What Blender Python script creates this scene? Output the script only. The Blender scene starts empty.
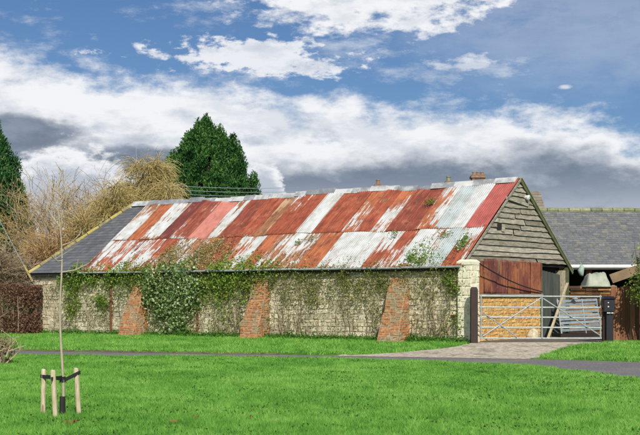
import bpy, math, random
import numpy as np
from mathutils import Vector, Matrix
random.seed(7); rng = np.random.default_rng(7)
R = math.radians
sc = bpy.context.scene
C = sc.collection
F = 1219.0; HZ = 295.0; EYE = 1.6      # focal length and horizon (photo pixels), eye height (m)

def P(px, py, Y):
    return Vector(((px-320)/F*Y, Y, EYE-(py-HZ)/F*Y))

# ------------------------------------------------------------------ objects
def tag(o, label=None, cat=None, group=None, kind=None):
    if label: o['label'] = label
    if cat: o['category'] = cat
    if group: o['group'] = group
    if kind: o['kind'] = kind
    return o
def thing(name, label, cat, loc=(0, 0, 0), rotz=0, group=None):
    o = bpy.data.objects.new(name, None); C.objects.link(o)
    o.location = loc; o.rotation_euler = (0, 0, rotz); o.empty_display_size = .2
    return tag(o, label, cat, group)
def copy_tree(o, parent=None):
    c = o.copy(); C.objects.link(c)
    if parent is not None: c.parent = parent
    for ch in list(o.children): copy_tree(ch, c)
    return c

class MB:
    def __init__(s): s.v = []; s.f = []; s.t = []; s.uv = []; s.c1 = []; s.c2 = []
    def face(s, pts, tint=.5):
        b = len(s.v); s.v += [tuple(p) for p in pts]; s.f.append(tuple(range(b, b+len(pts)))); s.t.append(tint)
    def mesh(s, verts, faces, tint=.5):
        b = len(s.v); s.v += [tuple(p) for p in verts]
        for f in faces: s.f.append(tuple(i+b for i in f)); s.t.append(tint)
    def box(s, lo, hi, tint=.5, M=None, jit=0):
        x0, y0, z0 = lo; x1, y1, z1 = hi
        vs = [Vector(p) for p in ((x0,y0,z0),(x1,y0,z0),(x1,y1,z0),(x0,y1,z0),(x0,y0,z1),(x1,y0,z1),(x1,y1,z1),(x0,y1,z1))]
        if jit: vs = [v+Vector((random.uniform(-jit,jit), random.uniform(-jit,jit), random.uniform(-jit,jit))) for v in vs]
        if M is not None: vs = [M @ v for v in vs]
        s.mesh(vs, [(0,3,2,1),(4,5,6,7),(0,1,5,4),(1,2,6,5),(2,3,7,6),(3,0,4,7)], tint)
    def bar(s, a, b, w, d, tint=.5, up=(0,0,1)):
        a = Vector(a); b = Vector(b); t = (b-a); L = t.length; t.normalize()
        up = Vector(up)
        if abs(t.dot(up)) > .95: up = Vector((0,1,0))
        n = t.cross(up).normalized(); u = n.cross(t).normalized()
        M = Matrix((( t.x, n.x, u.x, a.x),(t.y, n.y, u.y, a.y),(t.z, n.z, u.z, a.z),(0,0,0,1)))
        s.box((0,-d/2,-w/2),(L,d/2,w/2), tint, M)
    def tube(s, pts, rad, n=6, tint=.5, cap=True):
        pts = [Vector(p) for p in pts]
        if not hasattr(rad, '__len__'): rad = [rad]*len(pts)
        b = len(s.v); m = len(pts)
        ref = None
        for i, p in enumerate(pts):
            t = (pts[min(i+1, m-1)]-pts[max(i-1, 0)])
            if t.length < 1e-9: t = Vector((0,0,1))
            t.normalize()
            if ref is None: ref = Vector((1,0,0)) if abs(t.x) < .7 else Vector((0,1,0))
            a = (ref-t*ref.dot(t)).normalized(); c = t.cross(a); ref = a
            for k in range(n):
                an = 2*math.pi*k/n
                s.v.append(tuple(p+(a*math.cos(an)+c*math.sin(an))*rad[i]))
        for i in range(m-1):
            for k in range(n):
                k2 = (k+1) % n
                s.f.append((b+i*n+k, b+i*n+k2, b+(i+1)*n+k2, b+(i+1)*n+k)); s.t.append(tint)
        if cap and n > 3:
            s.f.append(tuple(b+k for k in reversed(range(n)))); s.t.append(tint)
            s.f.append(tuple(b+(m-1)*n+k for k in range(n))); s.t.append(tint)
    def build(s, name, mat, parent=None, smooth=False, bevel=0):
        me = bpy.data.meshes.new(name); me.from_pydata(s.v, [], s.f)
        a = me.attributes.new('tint', 'FLOAT', 'FACE'); a.data.foreach_set('value', np.array(s.t, dtype=np.float32))
        if smooth: me.shade_smooth()
        me.materials.append(mat); me.update()
        o = bpy.data.objects.new(name, me); C.objects.link(o)
        if parent is not None: o.parent = parent
        if bevel:
            md = o.modifiers.new('bevel', 'BEVEL'); md.width = bevel; md.segments = 2; md.limit_method = 'ANGLE'
        return o

def np_mesh(name, V, k, tint, mat, parent=None):
    """V: (N,k,3) separate k-gons."""
    N = len(V); me = bpy.data.meshes.new(name)
    me.vertices.add(N*k); me.vertices.foreach_set('co', V.reshape(-1).astype(np.float32))
    me.loops.add(N*k); me.loops.foreach_set('vertex_index', np.arange(N*k, dtype=np.int32))
    me.polygons.add(N); me.polygons.foreach_set('loop_start', (np.arange(N)*k).astype(np.int32))
    me.polygons.foreach_set('loop_total', np.full(N, k, dtype=np.int32))
    a = me.attributes.new('tint', 'FLOAT', 'FACE'); a.data.foreach_set('value', np.asarray(tint, dtype=np.float32))
    me.materials.append(mat); me.update(calc_edges=True); me.validate()
    o = bpy.data.objects.new(name, me); C.objects.link(o)
    if parent is not None: o.parent = parent
    return o

def nrm(a): return a/np.maximum(np.linalg.norm(a, axis=-1, keepdims=True), 1e-9)
def leaf_verts(pts, L, W, bias=(0, 0, 0), bw=0.0):
    pts = np.asarray(pts, float); N = len(pts)
    d = rng.normal(size=(N, 3)); d = nrm(nrm(d)*(1-bw)+np.asarray(bias, float)*bw)
    q = nrm(np.cross(d, rng.normal(size=(N, 3))))
    L = L*rng.uniform(.6, 1.3, (N, 1)); W = W*rng.uniform(.6, 1.3, (N, 1))
    n = np.cross(d, q)
    return np.stack([pts-d*L/2, pts+q*W/2+n*L*.08, pts+d*L/2, pts-q*W/2+n*L*.08], 1)

# ------------------------------------------------------------------ materials
def new_mat(name):
    m = bpy.data.materials.new(name); m.use_nodes = True; nt = m.node_tree
    return m, nt, nt.nodes['Principled BSDF']
def N(nt, typ, **kw):
    n = nt.nodes.new(typ)
    for k, v in kw.items():
        if k in ('ins',):
            for a, b in v.items(): n.inputs[a].default_value = b
        else: setattr(n, k, v)
    return n
def ramp(nt, fac, stops):
    r = nt.nodes.new('ShaderNodeValToRGB'); e = r.color_ramp.elements
    while len(e) < len(stops): e.new(.5)
    for i, (p, c) in enumerate(stops):
        e[i].position = p; e[i].color = (*c, 1) if len(c) == 3 else c
    nt.links.new(fac, r.inputs[0]); return r.outputs[0]
def mathn(nt, op, a, b=None, c=None, clamp=False):
    n = nt.nodes.new('ShaderNodeMath'); n.operation = op; n.use_clamp = clamp
    for i, v in enumerate((a, b, c)):
        if v is None: continue
        if isinstance(v, (int, float)): n.inputs[i].default_value = v
        else: nt.links.new(v, n.inputs[i])
    return n.outputs[0]
def sstep(nt, x, lo, hi, a=0., b=1.):
    n = nt.nodes.new('ShaderNodeMapRange'); n.interpolation_type = 'SMOOTHSTEP'
    for i, v in enumerate((x, lo, hi, a, b)):
        if isinstance(v, (int, float)): n.inputs[i].default_value = v
        else: nt.links.new(v, n.inputs[i])
    return n.outputs[0]
def mix(nt, f, a, b, mode='MIX'):
    n = nt.nodes.new('ShaderNodeMix'); n.data_type = 'RGBA'; n.blend_type = mode
    for s, v in ((n.inputs[0], f), (n.inputs[6], a), (n.inputs[7], b)):
        if isinstance(v, (int, float)): s.default_value = v
        elif isinstance(v, tuple): s.default_value = (*v, 1) if len(v) == 3 else v
        else: nt.links.new(v, s)
    return n.outputs[2]
def noise(nt, vec, scale, detail=5, rough=.6, out=0, dist=0):
    n = N(nt, 'ShaderNodeTexNoise'); n.inputs['Scale'].default_value = scale; n.inputs['Detail'].default_value = detail
    n.inputs['Roughness'].default_value = rough; n.inputs['Distortion'].default_value = dist
    if vec is not None: nt.links.new(vec, n.inputs['Vector'])
    return n.outputs[out]
def mapping(nt, vec, scale=(1,1,1), loc=(0,0,0)):
    n = N(nt, 'ShaderNodeMapping'); n.inputs['Scale'].default_value = scale; n.inputs['Location'].default_value = loc
    nt.links.new(vec, n.inputs[0]); return n.outputs[0]
def objco(nt): return N(nt, 'ShaderNodeTexCoord').outputs['Object']
def tint(nt): return N(nt, 'ShaderNodeAttribute', attribute_name='tint').outputs['Fac']
def bump(nt, b, h, strength=.4, dist=.02):
    n = N(nt, 'ShaderNodeBump'); n.inputs['Strength'].default_value = strength; n.inputs['Distance'].default_value = dist
    nt.links.new(h, n.inputs['Height']); nt.links.new(n.outputs[0], b.inputs['Normal'])

def simple(name, stops, scale=8, rough=.85, bstr=.4, sc3=(1,1,1), tmix=.5, metallic=0, bd=.01, patch=None):
    """colour from noise + per-face tint through a ramp"""
    m, nt, b = new_mat(name)
    v = mapping(nt, objco(nt), sc3)
    n = noise(nt, v, scale, 8, .65)
    f = mathn(nt, 'ADD', mathn(nt, 'MULTIPLY', sstep(nt, n, .25, .75), 1-tmix), mathn(nt, 'MULTIPLY', tint(nt), tmix))
    col = ramp(nt, f, stops)
    if patch:
        pc, ps, lo, hi = patch
        pn = noise(nt, objco(nt), ps, 6, .7)
        col = mix(nt, sstep(nt, pn, lo, hi), col, pc)
    nt.links.new(col, b.inputs['Base Color'])
    b.inputs['Roughness'].default_value = rough; b.inputs['Metallic'].default_value = metallic
    if bstr: bump(nt, b, n, bstr, bd)
    return m
def leafmat(name, stops, trans=.35, rough=.5):
    m, nt, b = new_mat(name)
    f = tint(nt); col = ramp(nt, f, stops)
    nt.links.new(col, b.inputs['Base Color']); b.inputs['Roughness'].default_value = rough
    b.inputs['Specular IOR Level'].default_value = .3
    tr = N(nt, 'ShaderNodeBsdfTranslucent'); nt.links.new(col, tr.inputs[0])
    mx = N(nt, 'ShaderNodeMixShader'); mx.inputs[0].default_value = trans
    nt.links.new(b.outputs[0], mx.inputs[1]); nt.links.new(tr.outputs[0], mx.inputs[2])
    nt.links.new(mx.outputs[0], nt.nodes['Material Output'].inputs[0])
    return m

M = {}
M['stone'] = simple('limestone_rubble', [(0, (.24,.195,.125)), (.3, (.50,.435,.29)), (.6, (.70,.625,.45)), (1, (.86,.80,.63))], 9, .9, .9, tmix=.55, bd=.03, patch=((.26,.23,.14), 1.3, .47, .68))
M['mortar'] = simple('lime_mortar', [(0, (.26,.22,.14)), (1, (.50,.44,.32))], 12, .95, .8, tmix=0, bd=.02)
M['ystone'] = simple('ochre_rubble', [(0, (.30,.15,.05)), (.35, (.58,.32,.09)), (.7, (.70,.47,.17)), (1, (.72,.60,.38))], 10, .9, .9, tmix=.45, bd=.03, patch=((.50,.42,.28), 2.2, .58, .7))
M['ymortar'] = simple('ochre_mortar', [(0, (.30,.19,.08)), (1, (.55,.39,.19))], 12, .95, .8, tmix=0, bd=.02)
M['brick'] = simple('red_brick', [(0, (.17,.095,.055)), (.35, (.37,.175,.08)), (.7, (.54,.245,.10)), (1, (.60,.40,.22))], 9, .95, 1.0, tmix=.38, bd=.04, patch=((.31,.25,.14), 2.2, .48, .58))
M['chimbrick'] = simple('weathered_chimney_brick', [(0, (.12,.08,.055)), (.5, (.25,.15,.10)), (1, (.42,.33,.24))], 9, .9, .7, tmix=.6)
M['pillar'] = simple('limewashed_stone', [(0, (.50,.45,.30)), (.5, (.74,.70,.53)), (1, (.82,.80,.66))], 7, .9, .6, tmix=.4, bd=.03, patch=((.25,.24,.10), 3.0, .58, .75))
M['slate'] = simple('slate', [(0, (.085,.09,.10)), (.5, (.125,.13,.145)), (1, (.20,.195,.19))], 6, .6, .4, tmix=.6, patch=((.20,.19,.10), 2.5, .60, .75))
M['slate2'] = simple('weathered_slate', [(0, (.095,.10,.11)), (.5, (.155,.165,.175)), (1, (.30,.29,.25))], 9, .65, .7, tmix=.5, bd=.02, patch=((.24,.22,.15), 3.5, .52, .68))
M['lichen'] = simple('lichened_tile', [(0, (.12,.11,.08)), (.4, (.26,.23,.13)), (.6, (.44,.36,.10)), (1, (.50,.44,.25))], 6, .95, .5)
M['ridge'] = simple('ridge_capping', [(0, (.12,.13,.15)), (.45, (.30,.31,.33)), (.7, (.55,.56,.56)), (1, (.7,.7,.68))], 3, .8, .5, tmix=.5)
M['mossridge'] = simple('mossy_ridge', [(0, (.10,.12,.08)), (.5, (.22,.24,.12)), (1, (.40,.38,.25))], 7, .9, .5)
M['wood'] = simple('weathered_board', [(0, (.09,.075,.055)), (.35, (.23,.20,.15)), (.65, (.38,.345,.27)), (1, (.60,.56,.47))], 3, .9, .9, sc3=(1.,1.,9), tmix=.45, bd=.03, patch=((.19,.19,.09), 1.8, .56, .72))
M['mosswood'] = simple('mossy_board', [(0, (.05,.055,.03)), (.5, (.10,.12,.05)), (1, (.20,.20,.11))], 6, .9, .5)
M['darkdoor'] = simple('grey_green_boards', [(0, (.035,.04,.035)), (.6, (.075,.085,.07)), (1, (.12,.13,.11))], 4, .85, .4, sc3=(4,4,.5))
M['ply'] = simple('tan_plywood', [(0, (.14,.09,.05)), (1, (.28,.20,.12))], 3, .9, .3)
M['fence'] = simple('brown_fence_boards', [(0, (.09,.038,.02)), (.5, (.22,.09,.045)), (1, (.36,.17,.085))], 4, .85, .4, sc3=(5,5,.4), tmix=.6)
M['timber'] = simple('orange_timber', [(0, (.02,.012,.008)), (.5, (.10,.045,.018)), (.75, (.38,.19,.05)), (1, (.55,.33,.10))], 3, .85, .4, sc3=(1,3,3), tmix=.7)
M['darkwood'] = simple('dark_post', [(0, (.02,.012,.01)), (1, (.06,.035,.028))], 8, .8, .4, sc3=(4,4,.5))
M['black'] = simple('black_paint', [(0, (.006,.006,.009)), (1, (.018,.018,.024))], 8, .45, .1)
M['void'] = simple('shade_near_black', [(0, (.012,.01,.008)), (1, (.03,.022,.018))], 4, .9, .1)  # near-black puts the shade of eaves, gaps and interiors into the colour
M['galv'] = simple('galvanised_steel', [(0, (.20,.23,.22)), (.5, (.36,.40,.39)), (1, (.52,.57,.56))], 12, .5, .1, metallic=.25)
M['galvd'] = simple('dull_galvanised_steel', [(0, (.16,.20,.22)), (.5, (.30,.36,.40)), (1, (.45,.50,.54))], 8, .5, .1, metallic=.3)
M['white'] = simple('white_paint', [(0, (.60,.62,.60)), (1, (.80,.81,.78))], 6, .6, .1)
M['gutter'] = simple('lit_eave_edge', [(0, (.22,.25,.23)), (.6, (.38,.42,.40)), (1, (.50,.53,.51))], 5, .6, .2)  # pale tone stands for light caught along the barn eave
M['rustiron'] = simple('rusty_iron', [(0, (.08,.03,.015)), (.6, (.18,.07,.035)), (1, (.30,.13,.06))], 14, .85, .3)
M['tarp'] = simple('pale_tarpaulin', [(0, (.20,.23,.17)), (.5, (.36,.39,.30)), (1, (.5,.5,.42))], 4, .7, .5, bd=.03)
M['paleg'] = simple('pale_green_plastic', [(0, (.25,.36,.30)), (1, (.42,.52,.46))], 6, .6, .2)
M['road'] = simple('asphalt', [(0, (.08,.075,.08)), (.5, (.17,.16,.165)), (1, (.28,.27,.26))], 22, .9, .6, tmix=.0, patch=((.25,.22,.18), .7, .48, .7))
M['drive'] = simple('gravel_drive', [(0, (.22,.18,.13)), (.5, (.50,.43,.33)), (1, (.68,.61,.50))], 9, .95, .7, tmix=.0, bd=.03, patch=((.22,.19,.15), 1.1, .52, .68))
M['yard'] = simple('yard_earth', [(0, (.08,.07,.055)), (1, (.22,.19,.15))], 6, .95, .5, tmix=.0)
M['ground'] = simple('turf_soil', [(0, (.04,.11,.012)), (.5, (.07,.18,.018)), (1, (.11,.24,.03))], 3, .95, .5, tmix=.0)
M['edge'] = simple('verge_edge_soil', [(0, (.05,.045,.02)), (.5, (.13,.115,.05)), (1, (.12,.17,.05))], 5, .95, .5, tmix=.0)
M['stake'] = simple('peeled_softwood', [(0, (.22,.16,.08)), (.45, (.46,.39,.24)), (1, (.66,.60,.43))], 9, .85, .7, sc3=(4,4,.6), tmix=.3, patch=((.30,.20,.10), 7.0, .60, .70))
M['bark'] = simple('pale_bark', [(0, (.24,.19,.13)), (1, (.55,.48,.36))], 12, .85, .3)
M['bark2'] = simple('brown_bark', [(0, (.08,.06,.04)), (1, (.28,.23,.16))], 5, .9, .4, tmix=.6)
M['twigy'] = leafmat('golden_twigs', [(0, (.24,.18,.06)), (.5, (.46,.35,.13)), (1, (.64,.54,.27))], .1, .7)
M['twigb'] = leafmat('brown_twigs', [(0, (.16,.11,.07)), (.5, (.32,.24,.15)), (1, (.52,.42,.28))], .1, .8)
M['twigo'] = leafmat('dry_orange_twigs', [(0, (.24,.13,.05)), (.5, (.44,.27,.11)), (1, (.62,.47,.27))], .1, .8)
M['rubber'] = simple('black_rubber', [(0, (.008,.008,.008)), (1, (.025,.025,.025))], 9, .6, .1)
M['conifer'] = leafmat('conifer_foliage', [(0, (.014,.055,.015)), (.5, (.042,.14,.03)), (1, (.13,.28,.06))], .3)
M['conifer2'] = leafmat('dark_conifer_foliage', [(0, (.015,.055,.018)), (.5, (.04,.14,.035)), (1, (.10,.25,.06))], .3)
M['ivy'] = leafmat('green_ivy', [(0, (.05,.12,.015)), (.5, (.14,.28,.03)), (1, (.36,.42,.08))], .3)
M['ivyv'] = leafmat('silvery_ivy', [(0, (.04,.10,.02)), (.4, (.12,.23,.05)), (.75, (.28,.38,.14)), (1, (.58,.64,.38))], .3, .4)
M['creeper'] = leafmat('olive_creeper', [(0, (.10,.10,.025)), (.5, (.23,.27,.06)), (1, (.44,.40,.15))], .3)
M['drycr'] = leafmat('dry_tan_creeper', [(0, (.16,.12,.04)), (.45, (.36,.30,.11)), (.8, (.52,.42,.20)), (1, (.60,.34,.14))], .2, .8)
M['beech'] = leafmat('brown_beech', [(0, (.09,.045,.028)), (.5, (.19,.095,.058)), (1, (.34,.20,.12))], .25, .7)
M['bush'] = leafmat('yellow_green_shrub', [(0, (.05,.12,.02)), (.5, (.14,.25,.04)), (1, (.36,.38,.10))], .3)
M['weed'] = leafmat('bright_weeds', [(0, (.04,.12,.015)), (.5, (.08,.22,.025)), (1, (.15,.32,.05))], .3)
M['deadleaf'] = leafmat('dead_leaf', [(0, (.20,.08,.03)), (1, (.45,.22,.08))], .2)
M['tilebeige'] = simple('stone_tiles', [(0, (.13,.11,.08)), (.5, (.24,.21,.16)), (1, (.36,.32,.25))], 4, .9, .4, tmix=.6)
M['terra'] = simple('terracotta', [(0, (.16,.10,.07)), (.6, (.32,.21,.14)), (1, (.45,.37,.28))], 6, .9, .4)

# grass with big soft patches
def grassmat():
    m, nt, b = new_mat('grass_blades')
    co = objco(nt)
    big = noise(nt, mapping(nt, co, (1, .6, 1)), .5, 5, .65); mid = noise(nt, co, 3.2, 6, .7)
    f = mathn(nt, 'ADD', mathn(nt, 'MULTIPLY', tint(nt), .40), mathn(nt, 'ADD', mathn(nt, 'MULTIPLY', sstep(nt, big, .35, .65), .27), mathn(nt, 'MULTIPLY', sstep(nt, mid, .35, .65), .33)))
    col = ramp(nt, f, [(0, (.035,.12,.018)), (.28, (.12,.34,.045)), (.55, (.23,.52,.08)), (.85, (.37,.63,.15)), (1, (.68,.70,.36))])
    nt.links.new(col, b.inputs['Base Color']); b.inputs['Roughness'].default_value = .6
    b.inputs['Specular IOR Level'].default_value = .25
    tr = N(nt, 'ShaderNodeBsdfTranslucent'); nt.links.new(col, tr.inputs[0])
    mx = N(nt, 'ShaderNodeMixShader'); mx.inputs[0].default_value = .35
    nt.links.new(b.outputs[0], mx.inputs[1]); nt.links.new(tr.outputs[0], mx.inputs[2])
    nt.links.new(mx.outputs[0], nt.nodes['Material Output'].inputs[0]); return m
M['grass'] = grassmat()

# painted, rusting corrugated iron: two colour attributes + uv in metres
def tinmat():
    m, nt, b = new_mat('rusty_painted_tin')
    a1 = N(nt, 'ShaderNodeAttribute', attribute_name='rustcol'); a2 = N(nt, 'ShaderNodeAttribute', attribute_name='paintcol')
    uv = N(nt, 'ShaderNodeUVMap'); u = uv.outputs[0]
    streak = noise(nt, mapping(nt, u, (11, .8, 1)), 1.0, 9, .68)
    fine = noise(nt, mapping(nt, u, (34, 5, 1)), 1.0, 6, .7)
    blot = noise(nt, mapping(nt, u, (1.6, .9, 1)), 1.0, 7, .62)
    glob = noise(nt, objco(nt), 1.5, 6, .65)
    s = mathn(nt, 'ADD', mathn(nt, 'ADD', mathn(nt, 'MULTIPLY', streak, .46), mathn(nt, 'MULTIPLY', glob, .24)), mathn(nt, 'ADD', mathn(nt, 'MULTIPLY', blot, .14), mathn(nt, 'MULTIPLY', fine, .16)))
    th = mathn(nt, 'SUBTRACT', .655, mathn(nt, 'MULTIPLY', a2.outputs['Alpha'], .31))
    mask = sstep(nt, s, mathn(nt, 'SUBTRACT', th, .014), mathn(nt, 'ADD', th, .014))
    halo = sstep(nt, s, mathn(nt, 'SUBTRACT', th, .07), th)
    rn = noise(nt, mapping(nt, u, (8, 1.2, 1), (5, 3, 0)), 1.0, 8, .7)
    rust = mix(nt, sstep(nt, rn, .3, .7), mix(nt, 1., a1.outputs['Color'], (.55,.5,.5), 'MULTIPLY'), mix(nt, 1., a1.outputs['Color'], (1.35,1.55,1.5), 'MULTIPLY'))
    rust = mix(nt, mathn(nt, 'MULTIPLY', halo, .35), rust, (.42,.17,.07))
    dk = noise(nt, mapping(nt, objco(nt), (1, 1, 1), (4, 2, 9)), 2.6, 8, .7)
    rust = mix(nt, sstep(nt, dk, .50, .66, 0, .75), rust, (.13,.04,.028))
    rust = mix(nt, sstep(nt, dk, .46, .34, 0, .5), rust, (.46,.20,.12))
    grime = noise(nt, mapping(nt, u, (3, 2.0, 1), (9, 1, 0)), 1.0, 7, .7)
    paint = mix(nt, sstep(nt, grime, .35, .75), a2.outputs['Color'], mix(nt, 1., a2.outputs['Color'], (.62,.58,.52), 'MULTIPLY'))
    col = mix(nt, mask, rust, paint)
    liv = noise(nt, mapping(nt, u, (2.4, 1.6, 1), (2, 7, 0)), 1.0, 8, .75)
    col = mix(nt, sstep(nt, liv, .60, .68, 0, .8), col, (.17,.17,.08))
    nt.links.new(col, b.inputs['Base Color'])
    nt.links.new(sstep(nt, mask, 0, 1, .8, .55), b.inputs['Roughness'])
    bump(nt, b, mathn(nt, 'ADD', mask, fine), .25, .004)
    return m
M['tin'] = tinmat()

def sag(x): return .028*math.sin(x*.83+1)+.016*math.sin(x*2.3)+.008*math.sin(x*5.1)
def tin_sheet(name, parent, o, xd, ld, nd, w, l, rust, paint, amount, pitch=.0762, amp=.0065, warp=.012):
    amt = amount*.92 if amount > .7 and paint[1] > .4 else amount
    o = Vector(o); nx = max(6, int(round(w/pitch*5))); nl = 14
    ph = random.uniform(-.3, .3); ou, ov = random.uniform(0, 60), random.uniform(0, 60)
    w1, w2, w3 = (random.uniform(-1, 1)*warp for _ in range(3))
    vs, fs, uvs, al = [], [], [], []; pa = random.uniform(0, 6); gr = random.gauss(0, .10)
    for j in range(nl+1):
        v = j/nl
        for i in range(nx+1):
            u = i/nx
            h = sag(o.x*(1 if ld.y > 0 else 0)+u*w)*(1 if ld.y > 0 else 0)+amp*math.cos(2*math.pi*u*w/pitch+ph)+w1*math.sin(v*5+ph*9)*.6+w2*(u-.5)*(1-v)+w3*math.sin(u*3+v*2)*.5
            jl = (random.uniform(-.006, .006) if j in (0, nl) else 0)
            vs.append(tuple(o+xd*(u*w)+ld*(v*l+jl)+nd*h)); uvs.append((ou+u*w, ov+v*l)); e_ = math.exp(-v*l/.14)*.16+math.exp(-(1-v)*l/.10)*.12+(math.exp(-u*w/.035)+math.exp(-(1-u)*w/.035))*.07; al.append(amt+(gr*(v-.5)*2+.09*math.sin(u*4+pa)*math.sin(v*5+pa*2))-(e_ if amt > .35 else -e_*.6))
    for j in range(nl):
        for i in range(nx):
            a = j*(nx+1)+i; fs.append((a, a+1, a+nx+2, a+nx+1))
    me = bpy.data.meshes.new(name); me.from_pydata(vs, [], fs)
    ul = me.uv_layers.new(name='UVMap'); li = np.zeros(len(me.loops), dtype=np.int32); me.loops.foreach_get('vertex_index', li)
    ul.data.foreach_set('uv', np.array(uvs, dtype=np.float32)[li].reshape(-1))
    for nm, c in (('rustcol', (*rust, 1)), ('paintcol', (*paint, 1))):
        a = me.attributes.new(nm, 'FLOAT_COLOR', 'POINT'); cc = np.tile(np.array(c, dtype=np.float32), (len(vs), 1))
        if nm == 'paintcol': cc[:, 3] = al
        a.data.foreach_set('color', cc.reshape(-1))
    me.shade_smooth(); me.materials.append(M['tin']); me.update()
    ob = bpy.data.objects.new(name, me); C.objects.link(ob); ob.parent = parent
    md = ob.modifiers.new('thick', 'SOLIDIFY'); md.thickness = .003; md.offset = 0
    return ob

# masonry: rows of separate stones laid over a quad (P00 lower left, P10 lower right, P11, P01)
def masonry(mb, p00, p10, p11, p01, rh, sl, proud=.02, gap=.012, rag=.006, inset=.012, overlap=0., jit=0., wob=0.):
    p00, p10, p11, p01 = map(Vector, (p00, p10, p11, p01))
    n = (p10-p00).cross(p01-p00)
    if n.length < 1e-6: n = (p11-p00).cross(p01-p00)
    n.normalize(); H = max((p01-p00).length, (p11-p10).length); z = 0
    while z < H-.01:
        h = min(random.uniform(*rh), H-z); h = h if H-z-h > rh[0]*.5 else H-z
        v0, v1 = z/H, (z+h)/H
        L0, R0 = p00.lerp(p01, v0), p10.lerp(p11, v0); L1, R1 = p00.lerp(p01, v1), p10.lerp(p11, v1)
        W = max((R0-L0).length, (R1-L1).length); x = -random.uniform(0, sl[0])
        while x < W-.01:
            w = random.uniform(*sl); a, b = max(x, 0), min(x+w, W); x += w
            if b-a < .02: continue
            ua, ub = a/W, b/W
            q = [L0.lerp(R0, ua), L0.lerp(R0, ub), L1.lerp(R1, ub), L1.lerp(R1, ua)]
            c = (q[0]+q[1]+q[2]+q[3])/4
            ux = (p10-p00).normalized(); uz = n.cross(ux)
            q = [p+(c-p).normalized()*gap*random.uniform(.4, 1.3)+n*(-.01)+ux*random.uniform(-jit, jit)+uz*(random.uniform(-jit, jit)*.8+(wob*math.sin(p.dot(ux)*1.7+z*3)+wob*.6*math.sin(p.dot(ux)*5.3+z*7) if 0 < z else 0)) for p in q]
            pr = proud*random.uniform(.3, 1.2)
            if overlap:   # slates: lower edge lifted
                t = [q[0]+n*(overlap+pr), q[1]+n*(overlap+pr), q[2]+n*.004, q[3]+n*.004]
            else:
                t = [p+(c-p)*min(.4, inset/max(.02, (c-p).length))+n*(pr+.01+random.uniform(-rag, rag)) for p in q]
            mb.mesh(q+t, [(4,5,6,7), (0,1,5,4), (1,2,6,5), (2,3,7,6), (3,0,4,7)], min(1, max(0, random.gauss(.5, .24))))
        z += h
def quad_panel(mb, pts, t=.5): mb.face(pts, t)

# ------------------------------------------------------------------ terrain
AX, AY = -.790, .612           # along the long wall, away from the near corner
CX, CY = 4.08, 34.8            # near corner of the barn
def lerpn(x, xs, ys): return np.interp(x, xs, ys)
PXR = [-200, 0, 130, 260, 400, 528, 640, 760, 900]
FAR = [35.6, 34.8, 33.6, 32.5, 31.2, 30.2, 28.9, 27.3, 25.5]
NEAR = [33.2, 32.2, 31.7, 31.0, 29.8, 27.2, 23.2, 19.2, 15.5]
def wall_s(px, t=0.):
    u = (px-320)/F; return ((CX+.612*t)-u*(CY+.79*t))/(.79+.612*u)
def zg(X, Y):
    X = np.asarray(X, float); Y = np.asarray(Y, float)
    px = 320+F*X/np.maximum(Y, 5.)
    yr = lerpn(px, PXR, FAR)
    s = np.clip(wall_s(np.clip(px, 20, 463)), 0, 19); yb = np.where(px > 463, 34.4, CY+.612*s)
    zb = .257-.0055*s
    k = np.clip((Y-yr)/np.maximum(yb-yr, .5), 0, 1)
    bank = np.clip((Y-yr-.02)/.25, 0, 1); bank = bank*bank*(3-2*bank)*.055
    bank = np.where((px > 345) & (px < 540), bank*.15, bank)
    z = np.maximum(zb*(k*k*(3-2*k)*.35+k*.65), bank)
    return np.where(Y < yr, 0, z)
def gz(X, Y): return float(zg(X, Y))

def sheet(name, cu, cv, mat, off, kind='structure'):
    X, Y = np.meshgrid(cu, cv); Z = zg(X, Y)+off
    V = np.stack([X, Y, Z], -1).reshape(-1, 3); nx = len(cu); ny = len(cv)
    fs = [(j*nx+i, j*nx+i+1, (j+1)*nx+i+1, (j+1)*nx+i) for j in range(ny-1) for i in range(nx-1)]
    me = bpy.data.meshes.new(name); me.from_pydata(V.tolist(), [], fs); me.shade_smooth(); me.materials.append(mat)
    o = bpy.data.objects.new(name, me); C.objects.link(o); return tag(o, kind=kind)
xs = np.concatenate([[-1500, -500, -200, -100, -60], np.arange(-40, 40.1, .5), [60, 100, 200, 500, 1500]])
ys = np.concatenate([[-1500, -300, -60, -10, 0, 6], np.arange(8, 27, 1.), np.arange(27, 50, .125), np.arange(50, 80, 2.), [100, 200, 500, 1500]])
sheet('ground', xs, ys, M['ground'], 0)

def strip(name, A, B, n, m, off, mat, crown=0, kind='structure'):
    """sheet between curves A(t) and B(t), following the terrain"""
    V = []
    for i in range(n+1):
        a, b = A(i/n), B(i/n)
        for j in range(m+1):
            k = j/m; x = a[0]*(1-k)+b[0]*k; y = a[1]*(1-k)+b[1]*k
            V.append((x, y, gz(x, y)+off+crown*4*k*(1-k)))
    fs = [(i*(m+1)+j, (i+1)*(m+1)+j, (i+1)*(m+1)+j+1, i*(m+1)+j+1) for i in range(n) for j in range(m)]
    me = bpy.data.meshes.new(name); me.from_pydata(V, [], fs); me.shade_smooth(); me.materials.append(mat)
    o = bpy.data.objects.new(name, me); C.objects.link(o); return tag(o, kind=kind)
def edge(tab, wob=0.):
    def f(t):
        px = -250+t*1150; Y = float(lerpn(px, PXR, tab))+wob*math.sin(px*.11)*.5+wob*math.sin(px*.037+1)
        return ((px-320)/F*Y, Y)
    return f
strip('road', edge(NEAR, .04), edge(FAR), 220, 12, .012, M['road'], .0)
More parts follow.
